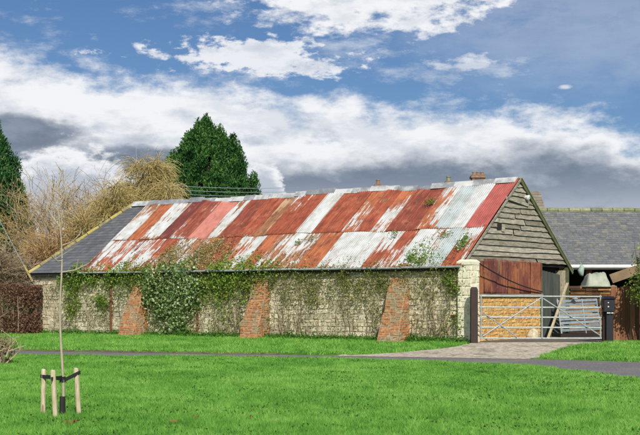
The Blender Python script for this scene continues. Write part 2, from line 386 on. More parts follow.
def pl(pts):
    pts = [((p-320)/F*Y, Y) for p, Y in pts]
    def f(t):
        t = min(t*(len(pts)-1), len(pts)-1-1e-6); i = int(t); k = t-i
        return (pts[i][0]*(1-k)+pts[i+1][0]*k, pts[i][1]*(1-k)+pts[i+1][1]*k)
    return f
drive_l = pl([(330, 31.75), (395, 32.4), (440, 33.1), (466, 33.7), (474, 34.3)])
drive_r = pl([(536, 30.1), (543, 31.0), (556, 32.2), (580, 33.6), (604, 34.3)])
strip('driveway', drive_l, drive_r, 40, 40, .018, M['drive'])
yl = pl([(474, 34.3), (500, 38), (540, 45), (560, 60)]); yr_ = pl([(604, 34.3), (700, 36), (760, 45), (780, 60)])
strip('yard', yl, yr_, 20, 20, .006, M['yard'])

# grass blades
def in_drive(X, Y):
    px = 320+F*X/Y
    l = np.interp(Y, [31.2, 31.75, 32.4, 33.1, 33.7, 34.3, 34.6], [300, 330, 395, 440, 466, 474, 474])
    r = np.interp(Y, [29, 30.1, 31, 32.2, 33.6, 34.3], [534, 536, 543, 556, 580, 604])
    l = l+4*np.sin(Y*9); r = r+3*np.sin(Y*11)
    return (px > l) & (px < r)
def blades(name, n, y0, y1, fn, hgt, wid, mat, kind_label, px0=-130, px1=770, tint_mu=.5, clump=None):
    Y = np.sqrt(rng.uniform(y0*y0, y1*y1, n)) if y0 < 25 else rng.uniform(y0, y1, n)
    px = rng.uniform(px0, px1, n)
    if y0 < 25: # more blades close to the camera
        keep = rng.uniform(0, 1, n) < (y0/Y)**1.1*1.0
        Y, px = Y[keep], px[keep]
    X = (px-320)/F*Y
    k = fn(X, Y, px); X, Y = X[k], Y[k]
    Z = zg(X, Y); n = len(X)
    pn = np.sin(X*5.3+np.sin(Y*3.7)*2)*np.sin(Y*4.1+np.sin(X*2.9)*2)*.8+np.sin(X*2.1+np.sin(Y*1.3)*2)*np.sin(Y*1.7+np.sin(X*.9)*2)
    h = hgt*rng.uniform(.5, 1.35, n)*(1+.25*pn); lean = rng.normal(size=(n, 2))*.55*h[:, None]
    an = rng.uniform(0, np.pi, n); w = wid*rng.uniform(.6, 1.3, n)*np.clip(Y/15, .8, 2.2)
    dx, dy = np.cos(an)*w/2, np.sin(an)*w/2
    V = np.stack([np.stack([X-dx, Y-dy, Z-.004], -1), np.stack([X+dx, Y+dy, Z-.004], -1), np.stack([X+lean[:, 0], Y+lean[:, 1], Z+h], -1)], 1)
    t = np.clip(rng.normal(tint_mu, .22, n), 0, 1); t[rng.uniform(size=n) < .03] = 1.3
    o = np_mesh(name, V, 3, t, mat); return tag(o, kind_label, 'grass', kind='stuff')
blades('lawn_grass', 1500000, 12.6, 32.3, lambda X, Y, px: Y < lerpn(px, PXR, NEAR)+.03+.08*np.sin(X*7)+.16*np.sin(X*2.3)*np.sin(X*.7+1), .055, .0085, M['grass'], 'bright green mown lawn in front of the lane')
def verge_fn(X, Y, px):
    s = wall_s(np.clip(px, 20, 463)); yb = np.where(px > 463, 35.2, CY+.612*s)
    yb = np.where(px < 35, 49, yb)
    return (Y > lerpn(px, PXR, FAR)+np.where(px < 345, .13, -.02)+.06*np.sin(X*5)+.10*np.sin(X*1.9)*np.sin(X*.8)) & (Y < yb) & ~in_drive(X, Y) & ~((px > 470) & (px < 606) & (Y > 34.2))
blades('verge_grass', 420000, 28.0, 47.5, verge_fn, .07, .011, M['grass'], 'green grass verge between the lane and the stone wall')
def clover():
    n = 9000; cx = rng.uniform(-130, 770, 260); cy = np.sqrt(rng.uniform(13**2, 31**2, 260)); k = rng.integers(0, 260, n)
    Y = cy[k]+rng.normal(size=n)*.22; X = (cx[k]-320)/F*cy[k]+rng.normal(size=n)*.22
    ok = Y < lerpn(320+F*X/Y, PXR, NEAR)-.1; X, Y = X[ok], Y[ok]
    p = np.stack([X, Y, .03+rng.uniform(0, .03, len(X))], -1)
    tag(np_mesh('clover', leaf_verts(p, .035, .03, (0, 0, 1), .2), 4, np.clip(rng.normal(.35, .3, len(X)), 0, 1), M['weed']), 'dark clover and daisy leaves mixed in the lawn', 'clover', kind='stuff')
clover()
# soil edge of the verge
def se(off):
    def f(t):
        px = -150+t*430; Y = float(lerpn(px, PXR, FAR))+off; return ((px-320)/F*Y, Y)
    return f
strip('verge_edge', se(-.06), se(.20), 120, 3, .014, M['edge'])

# ------------------------------------------------------------------ barn
BR = math.atan2(-.612, .790)
barn = thing('barn', 'long low stone barn with patchy rusted and white painted tin roof', 'barn', (CX, CY, 0), BR)
BM_ = Matrix.Translation((CX, CY, 0)) @ Matrix.Rotation(BR, 4, 'Z')
BI = BM_.inverted()
EZ, RZ, RT, WT = 2.44, 5.13, 3.28, 6.56      # eave z, ridge z, ridge t, width
slope = Vector((0, RT+.17, RZ-EZ)); SL = slope.length; ld = slope.normalized(); xd = Vector((1, 0, 0)); nd = xd.cross(ld)
def roofp(s, l, n=0.): return Vector((-s, -.17, EZ))+ld*l+nd*n
def s_at(px, l):
    t = -.17+ld.y*l; return wall_s(px, t)

mb = MB(); masonry(mb, (-18.9, 0, 0), (.0, 0, .0), (0, 0, 2.44), (-18.9, 0, 2.44), (.08, .17), (.12, .36), .022, .009, .014, .022, 0, .016, .02)
masonry(mb, (-18.9, 4, 0), (-18.9, 0, 0), (-18.9, 0, 2.44), (-18.9, 4, 2.44), (.08, .17), (.12, .36), .022, .009, .014, .022, 0, .016, .02)
w_ = mb.build('stone_wall', M['stone'], barn)
mb = MB(); mb.box((-18.9, -.004, -.1), (0, .30, 2.40)); mb.box((-18.895, .3, -.1), (-18.6, 6.5, 2.4)); mb.box((-18.9, 6.2, -.1), (0, 6.5, 2.4))
mb.build('mortar_backing', M['mortar'], barn)

# buttresses
for i, px in enumerate((148, 270, 410)):
    s1 = wall_s(px); s0 = s1+.72; D, T, zt = (.78, .10, 2.05)
    if i == 0: D = .85
    mb = MB(); z0 = 0
    fl, fr = (-s0, -D, z0), (-s1, -D, z0); tl, tr = (-s0+.1, -T, zt), (-s1-.03, -T, zt)
    wl, wr = (-s0, 0, z0), (-s1, 0, z0); wtl, wtr = (-s0+.1, 0, zt+.06), (-s1-.03, 0, zt+.06)
    ar = ((.068, .078), (.13, .24), .016, .004, .012, .012, 0, .012, .012)
    lv = []
    for q in range(8):
        k = q/7; jj = lambda a: random.uniform(-a, a)*(0 if q == 0 else 1)
        A_ = Vector(fl).lerp(Vector(tl), k)+Vector((jj(.035), jj(.03), 0)); B_ = Vector(fr).lerp(Vector(tr), k)+Vector((jj(.03), jj(.03), 0))
        W0 = Vector(wl).lerp(Vector(wtl), k); W1 = Vector(wr).lerp(Vector(wtr), k); W0.z = A_.z; W1.z = B_.z; lv.append((A_, B_, W1, W0))
    for (A_, B_, W1, W0), (A2, B2, W12, W02) in zip(lv, lv[1:]):
        masonry(mb, A_, B_, B2, A2, *ar); masonry(mb, B_, W1, W12, B2, *ar); masonry(mb, W0, A_, A2, W02, *ar)
    masonry(mb, tl, tr, wtr, wtl, *ar)
    b_ = mb.build('buttress', M['brick'], barn)
    mb = MB()
    for a_, b__ in zip(lv, lv[1:]): mb.mesh(list(a_)+list(b__), [(0,1,5,4), (1,2,6,5), (3,0,4,7)])
    mb.mesh([tl, tr, wtr, wtl], [(0,1,2,3)]); mb.build('mortar', M['mortar'], b_)

# corner pillar
mb = MB(); x0, x1, y0, y1, zt_ = -.12, .34, -.10, .34, 2.46
ar = ((.14, .26), (.2, .46), .012, .003, .010, .03, 0, .012, .01)
masonry(mb, (x0, y0, 0), (x1, y0, 0), (x1, y0, zt_), (x0, y0, zt_), *ar); masonry(mb, (x1, y0, 0), (x1, y1, 0), (x1, y1, zt_), (x1, y0, zt_), *ar); masonry(mb, (x0, y1, 0), (x0, y0, 0), (x0, y0, zt_), (x0, y1, zt_), *ar)
mb.box((x0+.004, y0+.004, 0), (x1-.004, y1, zt_), .4)
ring = [Vector((x0-.02, y0-.02, zt_)), Vector((x1+.02, y0-.02, zt_)), Vector((x1+.02, y1, zt_)), Vector((x0-.02, y1, zt_))]
r2 = [p+Vector((0, 0, .09)) for p in ring]; cc = Vector((.11, .12, zt_+.13)); r3 = [p.lerp(cc, .3)+Vector((0, 0, .05)) for p in r2]
mb.mesh(ring+r2+r3, [(0,1,5,4), (1,2,6,5), (2,3,7,6), (3,0,4,7), (4,5,9,8), (5,6,10,9), (6,7,11,10), (7,4,8,11), (8,9,10,11)], .7)
mb.build('corner_pillar', M['pillar'], barn)

# roof sheets.  rust colour / paint colour / how much paint is left
RU = {'r': (.34,.073,.036), 'o': (.41,.115,.048), 'd': (.27,.058,.034), 'm': (.17,.036,.03), 't': (.31,.13,.065)}
PA = {'w': (.66,.68,.68), 'g': (.50,.57,.58), 's': (.62,.24,.19), 'p': (.50,.13,.11), 'y': (.55,.38,.24)}
upper = [(519.5, 'r', 'p', .98), (498, 'r', 'w', .95), (482.5, 'o', 'g', .86), (466, 'o', 'w', .52), (449, 'd', 'w', .06), (433, 'd', 'y', .2), (420, 'o', 'w', .48),
         (404, 'r', 'y', .18), (391, 'o', 'w', .42), (375, 'r', 'y', .14), (361, 'r', 'w', .08), (347, 'r', 'w', .93), (332, 'r', 'w', .10), (317, 'r', 'w', .26),
         (302, 't', 'y', .40), (288, 'r', 'y', .12), (272, 'd', 'w', .05), (255, 't', 'w', .60), (242, 'r', 's', .95), (224, 'd', 'w', .30), (208, 'm', 'w', .10),
         (195, 't', 'w', .60), (178, 'o', 'w', .12), (165, 't', 'w', .58), (153, 't', 'w', .60)]
LU = SL*.57; LL = SL*.455
sb = [s_at(p, SL) for p, *_ in upper]; sb.append(16.08)
sb[0] = -.02
for i, (_, r, p, a) in enumerate(upper):
    s0, s1 = sb[i], sb[i+1]
    tin_sheet('roof_sheet', barn, roofp(s1+.02, SL-LU+.0, .016+.007*(i % 2)), xd, ld, nd, s1-s0+.04, LU, RU[r], PA[p], a)
lower = [(487, 'r', 'w', .46), (468, 'o', 'g', .80), (453, 'r', 'w', .74), (438, 'r', 'w', .70), (423, 'r', 'w', .42), (407, 'r', 'w', .50), (390, 'o', 'w', .78),
         (377, 'o', 'w', .82), (362, 'o', 'w', .76), (345, 'o', 'w', .22), (326, 't', 'w', .50), (311, 't', 'w', .56), (297, 't', 'w', .46), (283, 'o', 'w', .22),
         (271, 'o', 'w', .66), (258, 'o', 'w', .56), (246, 'r', 'w', .28), (228, 'o', 'w', .44), (212, 't', 'w', .50), (198, 'm', 'w', .48), (184, 'r', 'w', .40),
         (170, 'r', 'w', .50), (155, 'm', 'w', .56), (142, 'r', 'w', .50), (129, 'r', 'w', .55), (118, 'm', 'w', .56)]
sb = [s_at(p, SL*.455) for p, *_ in lower]; sb.append(16.08); sb[0] = -.02
for i, (_, r, p, a) in enumerate(lower):
    s0, s1 = sb[i], sb[i+1]
    if s1-s0 < .1: continue
    tin_sheet('roof_sheet', barn, roofp(s1+.02, -.02+random.uniform(-.03, .02), .007*(i % 2)), xd, ld, nd, s1-s0+.04, LL+.03, RU[r], PA[p], a)
# far slope of the tin roof
ldb = Vector((0, -(WT+.17-RT), RZ-EZ)); SB = ldb.length; ldb.normalize(); ndb = ldb.cross(xd)*1
for k in range(16):
    tin_sheet('roof_sheet', barn, Vector((-16.05+k*1.0, WT+.17, EZ)), xd, ldb, Vector((0, .63, .77)), 1.03, SB, RU['r'], PA['w'], .2)
# slate hip end
mb = MB(); sr = ((.19, .20), (.24, .26), .002, .003, 0, 0, .010)
masonry(mb, roofp(19.02, -.02), roofp(16.05, -.02), roofp(16.05, SL), roofp(16.95, SL), *sr)
e2 = Vector((-19.02, WT+.17, EZ)); e1 = roofp(19.02, -.02); rp = Vector((-16.95, RT, RZ))
masonry(mb, e2, e1, rp, rp, *sr)
quad = [roofp(19.02, 0, -.01), roofp(16.05, 0, -.01), roofp(16.05, SL, -.01), roofp(16.95, SL, -.01)]; mb.face(quad, .3); mb.face([e2, e1, rp], .3)
mb.face([Vector((-16.05, WT+.17, EZ)), e2, rp, Vector((-16.05, RT, RZ))], .4)
mb.build('slate_hip', M['slate'], barn)
mb = MB(); a, b = e1, rp+Vector((0, 0, .03)); n_ = 9
for k in range(n_):
    p, q = a.lerp(b, k/n_), a.lerp(b, (k+.96)/n_); mb.tube([p+Vector((0,0,random.uniform(0,.02))), q], [.075, .065], 8, random.random())
mb.build('hip_capping', M['lichen'], barn)
# ridge capping: overlapping lengths, sagging a little
mb = MB(); L_ = 17.0; x = .05
while x < L_-.05:
    l_ = random.uniform(.42, .9); x2 = min(x+l_, L_)
    z = RZ+.035+sag(-x)*1.2+random.uniform(-.012, .012)+(.05 if 2 < x < 9 else 0)*0; hgt = random.uniform(.045, .075); wd = .17; tt = random.random()
    dz = random.uniform(-.015, .015)
    if True:
        mb.mesh([(-x, RT-wd, z-.14), (-x, RT-.04, z+hgt-.02), (-x, RT+.04, z+hgt-.02), (-x, RT+wd, z-.14), (-x2, RT-wd, z-.14+dz), (-x2, RT-.04, z+hgt-.02+dz), (-x2, RT+.04, z+hgt-.02+dz), (-x2, RT+wd, z-.14+dz)],
            [(0,4,5,1), (1,5,6,2), (2,6,7,3), (0,1,2,3), (4,7,6,5)], tt)
    x = x2-.02
mb.build('ridge_capping', M['ridge'], barn)
# added pale tubes imitate the light-catching sheet edge along the eave; no real gutter
mb = MB()
for k in range(8):
    a = -.05+k*2.02; b = a+2.03; dz = random.uniform(-.012, .012)
    mb.tube([(-a, -.215, EZ-.035+dz), (-b, -.215, EZ-.035+dz*.4)], .032, 8, random.random())
mb.build('gutter', M['gutter'], barn)
mb = MB(); mb.box((-18.95, -.14, EZ-.14), (-.1, -.11, EZ-.02)); mb.build('eave_shadow_strip', M['void'], barn)  # near-black strip stands for the shadow line under the eave

# gable end (plane x = 0, faces +x)
GX = .02
def gable_ext(z):     # t range of the gable at height z
    k = max(0, (RZ-.02-z)/(RZ-EZ)); return RT-(RT+.10)*k, RT+(WT+.10-RT)*k
mb = MB(); z = 2.60
while z < RZ-.12:
    h = random.uniform(.14, .18); zt = min(z+h+.03, RZ-.1)
    la, ra = gable_ext(z); lb, rb = gable_ext(zt)
    cuts = [0, 1]
    if z < 4.4: cuts = sorted([0, random.uniform(.25, .75), 1]) if random.random() < .55 else [0, 1]
    for c0, c1 in zip(cuts, cuts[1:]):
        tn = min(1, max(0, random.gauss(.5, .25))); n_ = 10; w1 = random.uniform(-.02, .02); w2 = random.uniform(-.02, .02)
        if c1-c0 < 1: gp = .006
        else: gp = 0
        prev = None
        for k in range(n_+1):
            u = c0+gp+(c1-c0-2*gp)*k/n_
            tb = la+(ra-la)*u; tt = lb+(rb-lb)*u
            zb_ = z+w1*math.sin(u*5)+random.uniform(-.010, .010)+w2*(u-.5)
            o_ = GX+.035+random.uniform(-.004, .006)
            cur = [Vector((o_+.02, tb, zb_)), Vector((GX+.004, tt, zt)), Vector((o_-.01, tb, zb_))]
            if prev:
                mb.mesh([prev[0], cur[0], cur[1], prev[1], prev[2], cur[2]], [(0,1,2,3), (4,5,1,0)], tn)
            prev = cur
    z += h
# no hole is cut: a near-black plate paints the shaded opening
wb = mb.build('weatherboarding', M['wood'], barn)
mb = MB(); la, ra = gable_ext(2.5)
mb.face([(0, la, 2.5), (0, ra, 2.5), (0, RT, RZ-.05)]); mb.build('gable_backing', M['void'], barn)
tp = 1.84; hp = 3.56
mb = MB(); mb.box((GX+.06, tp, hp), (GX+.07, tp+.24, hp+.17)); o = mb.build('owl_hole_shade', M['void'], barn); o['label'] = 'small square black plate painted as the shade of an opening in the gable boards'
mb = MB(); mb.box((GX+.05, tp+.27, hp-.06), (GX+.08, tp+.42, hp+.16), .9); mb.build('patch_board', M['wood'], barn)
mb = MB(); mb.bar((GX+.07, 2.35, 4.52), (GX+.07, 3.75, 4.37), .075, .03, .9); mb.build('loose_board', M['wood'], barn)
mb = MB(); mb.tube([(GX+.03, 3.62, 4.62), (GX+.14, 3.62, 4.60)], [.05, .085], 12); mb.tube([(GX+.14, 3.62, 4.60), (GX+.17, 3.62, 4.59)], [.085, .06], 12)
o = mb.build('gable_lamp', M['white'], barn); o['label'] = 'small round white lamp near the gable peak'
# barge boards
mb = MB(); a0, a1 = gable_ext(EZ-.02)
mb.bar((.09, -.14, EZ-.01), (.09, RT, RZ+.02), .07, .03, .5, up=(0, -.6, .77)); mb.build('barge_board', M['wood'], barn)
mb = MB(); mb.bar((.09, RT-.02, RZ-.01), (.09, WT+.25, EZ-.12), .10, .03, .5, up=(0, .6, .77)); mb.build('barge_board', M['mosswood'], barn)
mb = MB(); mb.bar((-.06, RT+.02, RZ+.06), (-.06, WT+.25, EZ-.03), .03, .36, .5, up=(0, .6, .77)); mb.build('verge_capping', M['mossridge'], barn)
# low ochre stone wall under the gable, rusty iron above it
mb = MB(); masonry(mb, (GX, .35, 0), (GX, 4.68, 0), (GX, 4.68, 1.56), (GX, .35, 1.56), (.07, .14), (.12, .30), .014, .006, .014, .025, 0, .018, .014)
mb.build('ochre_stone_wall', M['ystone'], barn)
mb = MB(); mb.box((-.3, .3, 0), (GX+.001, 4.66, 1.58)); mb.build('mortar_backing', M['ymortar'], barn)
mb = MB(); mb.bar((GX+.03, .34, 1.60), (GX+.03, 4.72, 1.60), .07, .1, .6); mb.build('sill_beam', M['wood'], barn)
yd = Vector((0, 1, 0)); zd = Vector((0, 0, 1)); t = .34
cols = [((.22,.06,.032), .13), ((.15,.04,.034), .10), ((.14,.038,.034), .08), ((.20,.052,.032), .14), ((.18,.046,.03), .10), ((.24,.066,.034), .13)]
for k, (c, a) in enumerate(cols):
    w = .735; tin_sheet('rusty_wall_sheet', barn, (GX+.05+.008*(k % 2), t, 1.62+random.uniform(-.02, .03)), yd, zd, Vector((1, 0, 0)), w, 1.02, c, (.38,.14,.055), a+.28); t += .715
mb = MB(); 
for k in range(9):
    y0 = 4.76+k*.195; o_ = random.uniform(0, .012); mb.box((-.10+o_, y0, .2), (-.075+o_, y0+.187, 2.40-.02*k), random.random())
mb.build('boarded_door', M['darkdoor'], barn)
mb = MB(); mb.box((-.3, 4.60, .1), (-.25, 6.5, 2.62)); mb.build('door_void', M['void'], barn)  # near-black sheet: the shade in the door gap is its colour
mb = MB(); mb.box((-.1, 6.46, 0), (.06, 6.60, 2.5), .3); mb.build('door_post', M['mosswood'], barn)
mb = MB(); mb.box((-.05, 4.64, .1), (.05, 4.74, 2.6), .6); mb.build('door_post', M['mosswood'], barn)
# drainpipe and rods on the long wall
mb = MB(); s = wall_s(113); mb.tube([(-s, -.09, .05), (-s, -.09, 2.38)], .04, 8); 
for z in (.6, 1.4, 2.1): mb.tube([(-s, -.09, z), (-s, -.09, z+.05)], .052, 8)
mb.build('drainpipe', M['rustiron'], barn)
mb = MB(); s = wall_s(199); mb.tube([(-s, -.07, .1), (-s, -.07, 1.15)], .03, 8); mb.build('drainpipe', M['rustiron'], barn)
mb = MB(); s = wall_s(452); mb.tube([(-s, -.06, 1.0), (-s+.6, -.06, 1.06)], .03, 6); s = wall_s(458)
mb.build('iron_tie', M['rustiron'], barn)

def bw(x, y, z): return BM_ @ Vector((x, y, z))     # barn -> world
def barn_to_world(arr):
    a = np.array(BM_)[:3, :3]; b = np.array(BM_)[:3, 3]; return arr @ a.T+b

# ------------------------------------------------------------------ climbers on the wall
def wallpx(px, py, n, spread_px=0, spread_py=0): pass
def climb(name, label, regions, mat, L=.06, W=.045, n_per=900, stems=20, tmu=.5, group=None, depth=.22, stem_mat='twigb'):
    """regions: (px0, px1, ytop_px, ybot_px, density) in photo measures on the long wall, turned into wall coordinates"""
    pts = []
    x_lo, x_hi = 1e9, -1e9
    for px0, px1, yt, yb, dens in regions:
        s0, s1 = wall_s(px1), wall_s(px0); sm = (s0+s1)/2; Y = CY+.612*sm
        zt, zb = EYE-(yt-HZ)/F*Y, max(.1, EYE-(yb-HZ)/F*Y)
        area = (s1-s0)*(zt-zb); n = int(area*dens*n_per)
        nc = max(3, int(area*14)); c = np.stack([-rng.uniform(s0, s1, nc), rng.uniform(0, depth*.6, nc)*-1, rng.uniform(zb, zt, nc)], -1)
        idx = rng.integers(0, nc, n); r = rng.uniform(.10, .30, nc)[idx][:, None]
        p = c[idx]+rng.normal(size=(n, 3))*r*np.array([.8, .45, .8])
        p = p[(p[:, 2] > .05)]
        pts.append(p); x_lo = min(x_lo, -s1); x_hi = max(x_hi, -s0)
    p = np.concatenate(pts); lift = np.maximum(0, p[:, 2]-EZ)   # above the eaves it lies on the roof slope
    roofn = lift > 0; yroof = -.17+lift*ld.y/ld.z
    p[:, 1] = np.where(roofn, yroof-np.abs(rng.normal(size=len(p)))*.10-.02, -np.abs(p[:, 1])-.03)
    w = barn_to_world(p)
    t = thing(name, label, 'climber', tuple(bw((x_lo+x_hi)/2, -.1, .2)), 0, group)
    V = leaf_verts(w, L, W, (-.35, -.7, .5), .45)-np.array(t.location)
    o = np_mesh('foliage', V, 4, np.clip(rng.normal(tmu, .25, len(V)), 0, 1), mat, t)
    mb = MB(); loc = t.location
    for k in range(int(stems*.32)):
        px0, px1, yt, yb, dens = random.choice(regions); x = -wall_s(random.uniform(px0, px1)); z = .15
        Y = CY-.612*x; zt = min(2.4, EYE-(yt-HZ)/F*Y)*random.uniform(.6, 1); pp = []
        while z < zt:
            pp.append(bw(x, -.05-random.uniform(0, .05), z)-loc); z += random.uniform(.12, .25); x += random.uniform(-.09, .09)
        if len(pp) > 1: mb.tube(pp, [.011*(1-.6*i/len(pp)) for i in range(len(pp))], 4, random.random())
        # side twigs
        for q in pp[1:]:
            if random.random() < .7:
                d = Vector((random.uniform(-1, 1), random.uniform(-.8, .1), random.uniform(-.4, .7)))*.3
                mb.tube([q, q+d*.5+Vector((0, 0, .03)), q+d], [.006, .005, .003], 3, random.random(), False)
    mb.build('stems', M[stem_mat], t)
    return t
G1 = 'climbers on the long stone wall'
climb('ivy', 'pale silvery ivy mass spilling from the roof down the wall', [(150, 205, 266, 290, 2.6), (150, 200, 285, 310, 2.1), (160, 190, 303, 333, 1.7), (165, 195, 257, 266, 1.0)], M['ivyv'], .10, .08, 600, 26, .66, G1, .38)
climb('dry_creeper', 'dry orange brown creeper scrambling over the lower roof edge', [(152, 220, 246, 266, 2.0), (178, 214, 239, 252, 1.8), (145, 165, 256, 272, 1.4)], M['drycr'], .10, .03, 520, 10, .5, G1, .3, 'twigo')
climb('ivy', 'yellow green ivy band under the eaves left of the silvery ivy', [(90, 150, 268, 280, 2.0), (62, 92, 268, 284, 1.5), (66, 84, 282, 318, .8), (98, 112, 282, 310, .8)], M['ivy'], .075, .06, 700, 12, .62, G1)
climb('ivy', 'leafy green ivy band right of the silvery ivy', [(205, 262, 262, 284, 2.4), (205, 250, 282, 296, 1.3), (218, 262, 290, 325, .3), (262, 300, 264, 276, 1.2)], M['ivy'], .075, .06, 700, 16, .65, G1)
climb('creeper', 'thin olive creeper across the wall between middle and right buttresses', [(262, 385, 268, 288, 1.5), (285, 380, 286, 302, 1.2), (262, 300, 290, 332, .30), (300, 380, 300, 334, .16)], M['creeper'], .055, .035, 800, 60, .5, G1)
climb('creeper', 'tangled creeper over the wall between the right buttress and pillar', [(405, 462, 266, 292, 1.3), (410, 462, 288, 336, .30)], M['creeper'], .055, .035, 800, 40, .55, G1)
climb('ivy', 'green ivy hanging beside the pale corner pillar', [(448, 463, 262, 300, 1.1), (440, 463, 300, 336, .45), (415, 436, 256, 268, .8), (400, 424, 244, 262, .9)], M['ivy'], .055, .045, 800, 14, .5, G1)
climb('creeper', 'brown leafless creeper on the far left stretch of wall', [(64, 118, 276, 332, .35), (118, 150, 272, 300, .6), (40, 64, 276, 300, .15)], M['creeper'], .055, .035, 800, 34, .3, G1)
climb('creeper', 'olive creeper left of the middle buttress', [(196, 244, 284, 334, .5), (236, 262, 276, 300, .8)], M['creeper'], .055, .035, 800, 30, .5, G1)
climb('creeper', 'creeper drooping over the head of the right buttress', [(378, 412, 270, 290, 1.2), (372, 384, 290, 332, .7)], M['creeper'], .055, .035, 800, 12, .4, G1)
climb('ivy', 'dark green ivy patch left of the silvery ivy above the first buttress', [(118, 160, 266, 300, .8), (146, 164, 292, 334, .8)], M['ivy'], .055, .045, 800, 12, .35, G1)

climb('creeper', 'creeper tuft over the head of the left buttress', [(134, 150, 272, 298, 1.3)], M['creeper'], .055, .035, 800, 6, .5, G1)
climb('creeper', 'creeper tuft over the head of the middle buttress', [(246, 272, 268, 294, 1.3)], M['creeper'], .055, .035, 800, 6, .5, G1)
# weeds along the foot of the wall
def weeds():
    pts = []
    for k in range(330):
        px = rng.uniform(38, 466); s = wall_s(px); d = rng.uniform(.02, .35)
        if 142 < px < 200 or rng.uniform() < .5: h = rng.uniform(.08, .22)
        else: h = rng.uniform(.05, .13)
        n = 45; p = rng.normal(size=(n, 3))*np.array([.13, .08, h*.5]); p += np.array([-s, -d, 0]); w = barn_to_world(p)
        w[:, 2] = zg(w[:, 0], w[:, 1])+np.abs(p[:, 2])+.03; pts.append(w)
    w = np.concatenate(pts); V = leaf_verts(w, .07, .035, (0, 0, 1), .3)
    tag(np_mesh('weeds', V, 4, np.clip(rng.normal(.5, .25, len(V)), 0, 1), M['weed']), 'low green weeds along the foot of the stone wall', 'weeds', kind='stuff')
weeds()

# plants growing on the roof
def roof_weed(px, py, l, r, n, label, mat='ivy', sx=1.):
    s = s_at(px, l); c = BM_ @ roofp(s, l, .06)
    t = tag(bpy.data.objects.new('roof_weed', None), label, 'plant', 'weeds rooted on the barn roof'); C.objects.link(t); t.location = c
    p = rng.normal(size=(n, 3))*np.array([r*sx, 0, r]) ; loc = np.array([(xd*a[0]+ld*a[2]+nd*(.03+abs(rng.normal())*.05))[:] for a in p]); 
    R3 = np.array(BM_)[:3, :3]; V = leaf_verts(loc @ R3.T, .06, .04, (0, 0, 1), .4)
    o = np_mesh('foliage', V, 4, np.clip(rng.normal(.45, .25, n), 0, 1), M[mat], t)
    mb = MB()
    for k in range(6):
        q = Vector(tuple(loc[k] @ R3.T)); mb.tube([(0, 0, -.03), q*.5, q], [.008, .006, .003], 3)
    mb.build('stems', M['twigb'], t)
roof_weed(466, 238, 1.15, .15, 150, 'green weed tuft on the roof near the gable end', sx=.7)
roof_weed(462, 243, .85, .13, 120, 'green weed just below the gable end tuft', sx=.8)
roof_weed(446, 231, 1.45, .10, 70, 'small green weed on the seam of the grey sheets')
roof_weed(432, 182, 3.25, .10, 90, 'mossy tuft on the ridge left of the chimneys')
roof_weed(396, 228, 1.55, .07, 40, 'tiny weed on the mid roof lap below the single chimney pot', sx=1.6)
roof_weed(312, 224, 1.5, .08, 50, 'small creeping weed on the tan sheets at mid roof', sx=1.6)
roof_weed(300, 232, 1.3, .07, 40, 'sparse weed left of the creeping weed at mid roof')
roof_weed(420, 262, .10, .12, 120, 'low weed on the eaves left of the gable')
roof_weed(412, 255, .35, .08, 60, 'thin weed above the eaves weed left of the gable')

# ------------------------------------------------------------------ hanging cable on the gable
mb = MB(); a = bw(.36, .3, 2.5); b = bw(.12, 4.6, 1.70); n_ = 14; pts = [a.lerp(b, k/n_)+Vector((0, 0, -.10*math.sin(math.pi*k/n_))) for k in range(n_+1)]
mb.tube(pts, .018, 6); tag(mb.build('cable', M['rubber']), 'black cable slung across the rusty iron from the pale pillar', 'cable')

# ------------------------------------------------------------------ gate
gl, gr = P(480, 300, 34.1), P(601.5, 300, 34.5)
gd = Vector((gr.x-gl.x, gr.y-gl.y, 0)); GLn = gd.length; ga = math.atan2(gd.y, gd.x)
gate = thing('field_gate', 'galvanised five bar field gate closed across the driveway', 'gate', (gl.x, gl.y, gz(gl.x, gl.y)), ga)
zs = [.15, .455, .74, 1.02, 1.33]
for z in zs:
    mb = MB(); mb.tube([(0, 0, z), (GLn, 0, z-.02)], .021, 8); mb.build('rail', M['galv'], gate)
for x in (.03, GLn-.03): 
    mb = MB(); mb.tube([(x, 0, .12), (x, 0, 1.36)], .024, 8); mb.build('end_stile', M['galv'], gate)
mx_ = GLn*.505
mb = MB(); mb.tube([(mx_, -.03, .14), (mx_, -.03, 1.33)], .020, 8); mb.build('middle_stile', M['galv'], gate)
mb = MB(); mb.tube([(mx_+.03, -.04, 1.26), (GLn-.06, -.04, .22)], .018, 8); mb.build('brace', M['galv'], gate)
mb = MB(); mb.tube([(mx_-.03, -.04, 1.28), (.06, -.04, .20)], .016, 8); mb.build('brace', M['galvd'], gate)
mb = MB(); mb.tube([(.06, -.05, .88), (1.05, -.05, .18)], .016, 8); mb.build('brace', M['galvd'], gate)
for z in (.35, 1.15):
    mb = MB(); mb.tube([(-.12, 0, z), (.03, 0, z)], .016, 6); mb.build('hinge', M['rustiron'], gate)
mb = MB(); mb.box((GLn-.06, -.05, .95), (GLn+.10, -.03, 1.0)); mb.tube([(GLn-.04, -.04, .98), (GLn-.04, -.09, .90), (GLn-.03, -.06, .78)], .012, 6); mb.build('latch', M['rustiron'], gate)
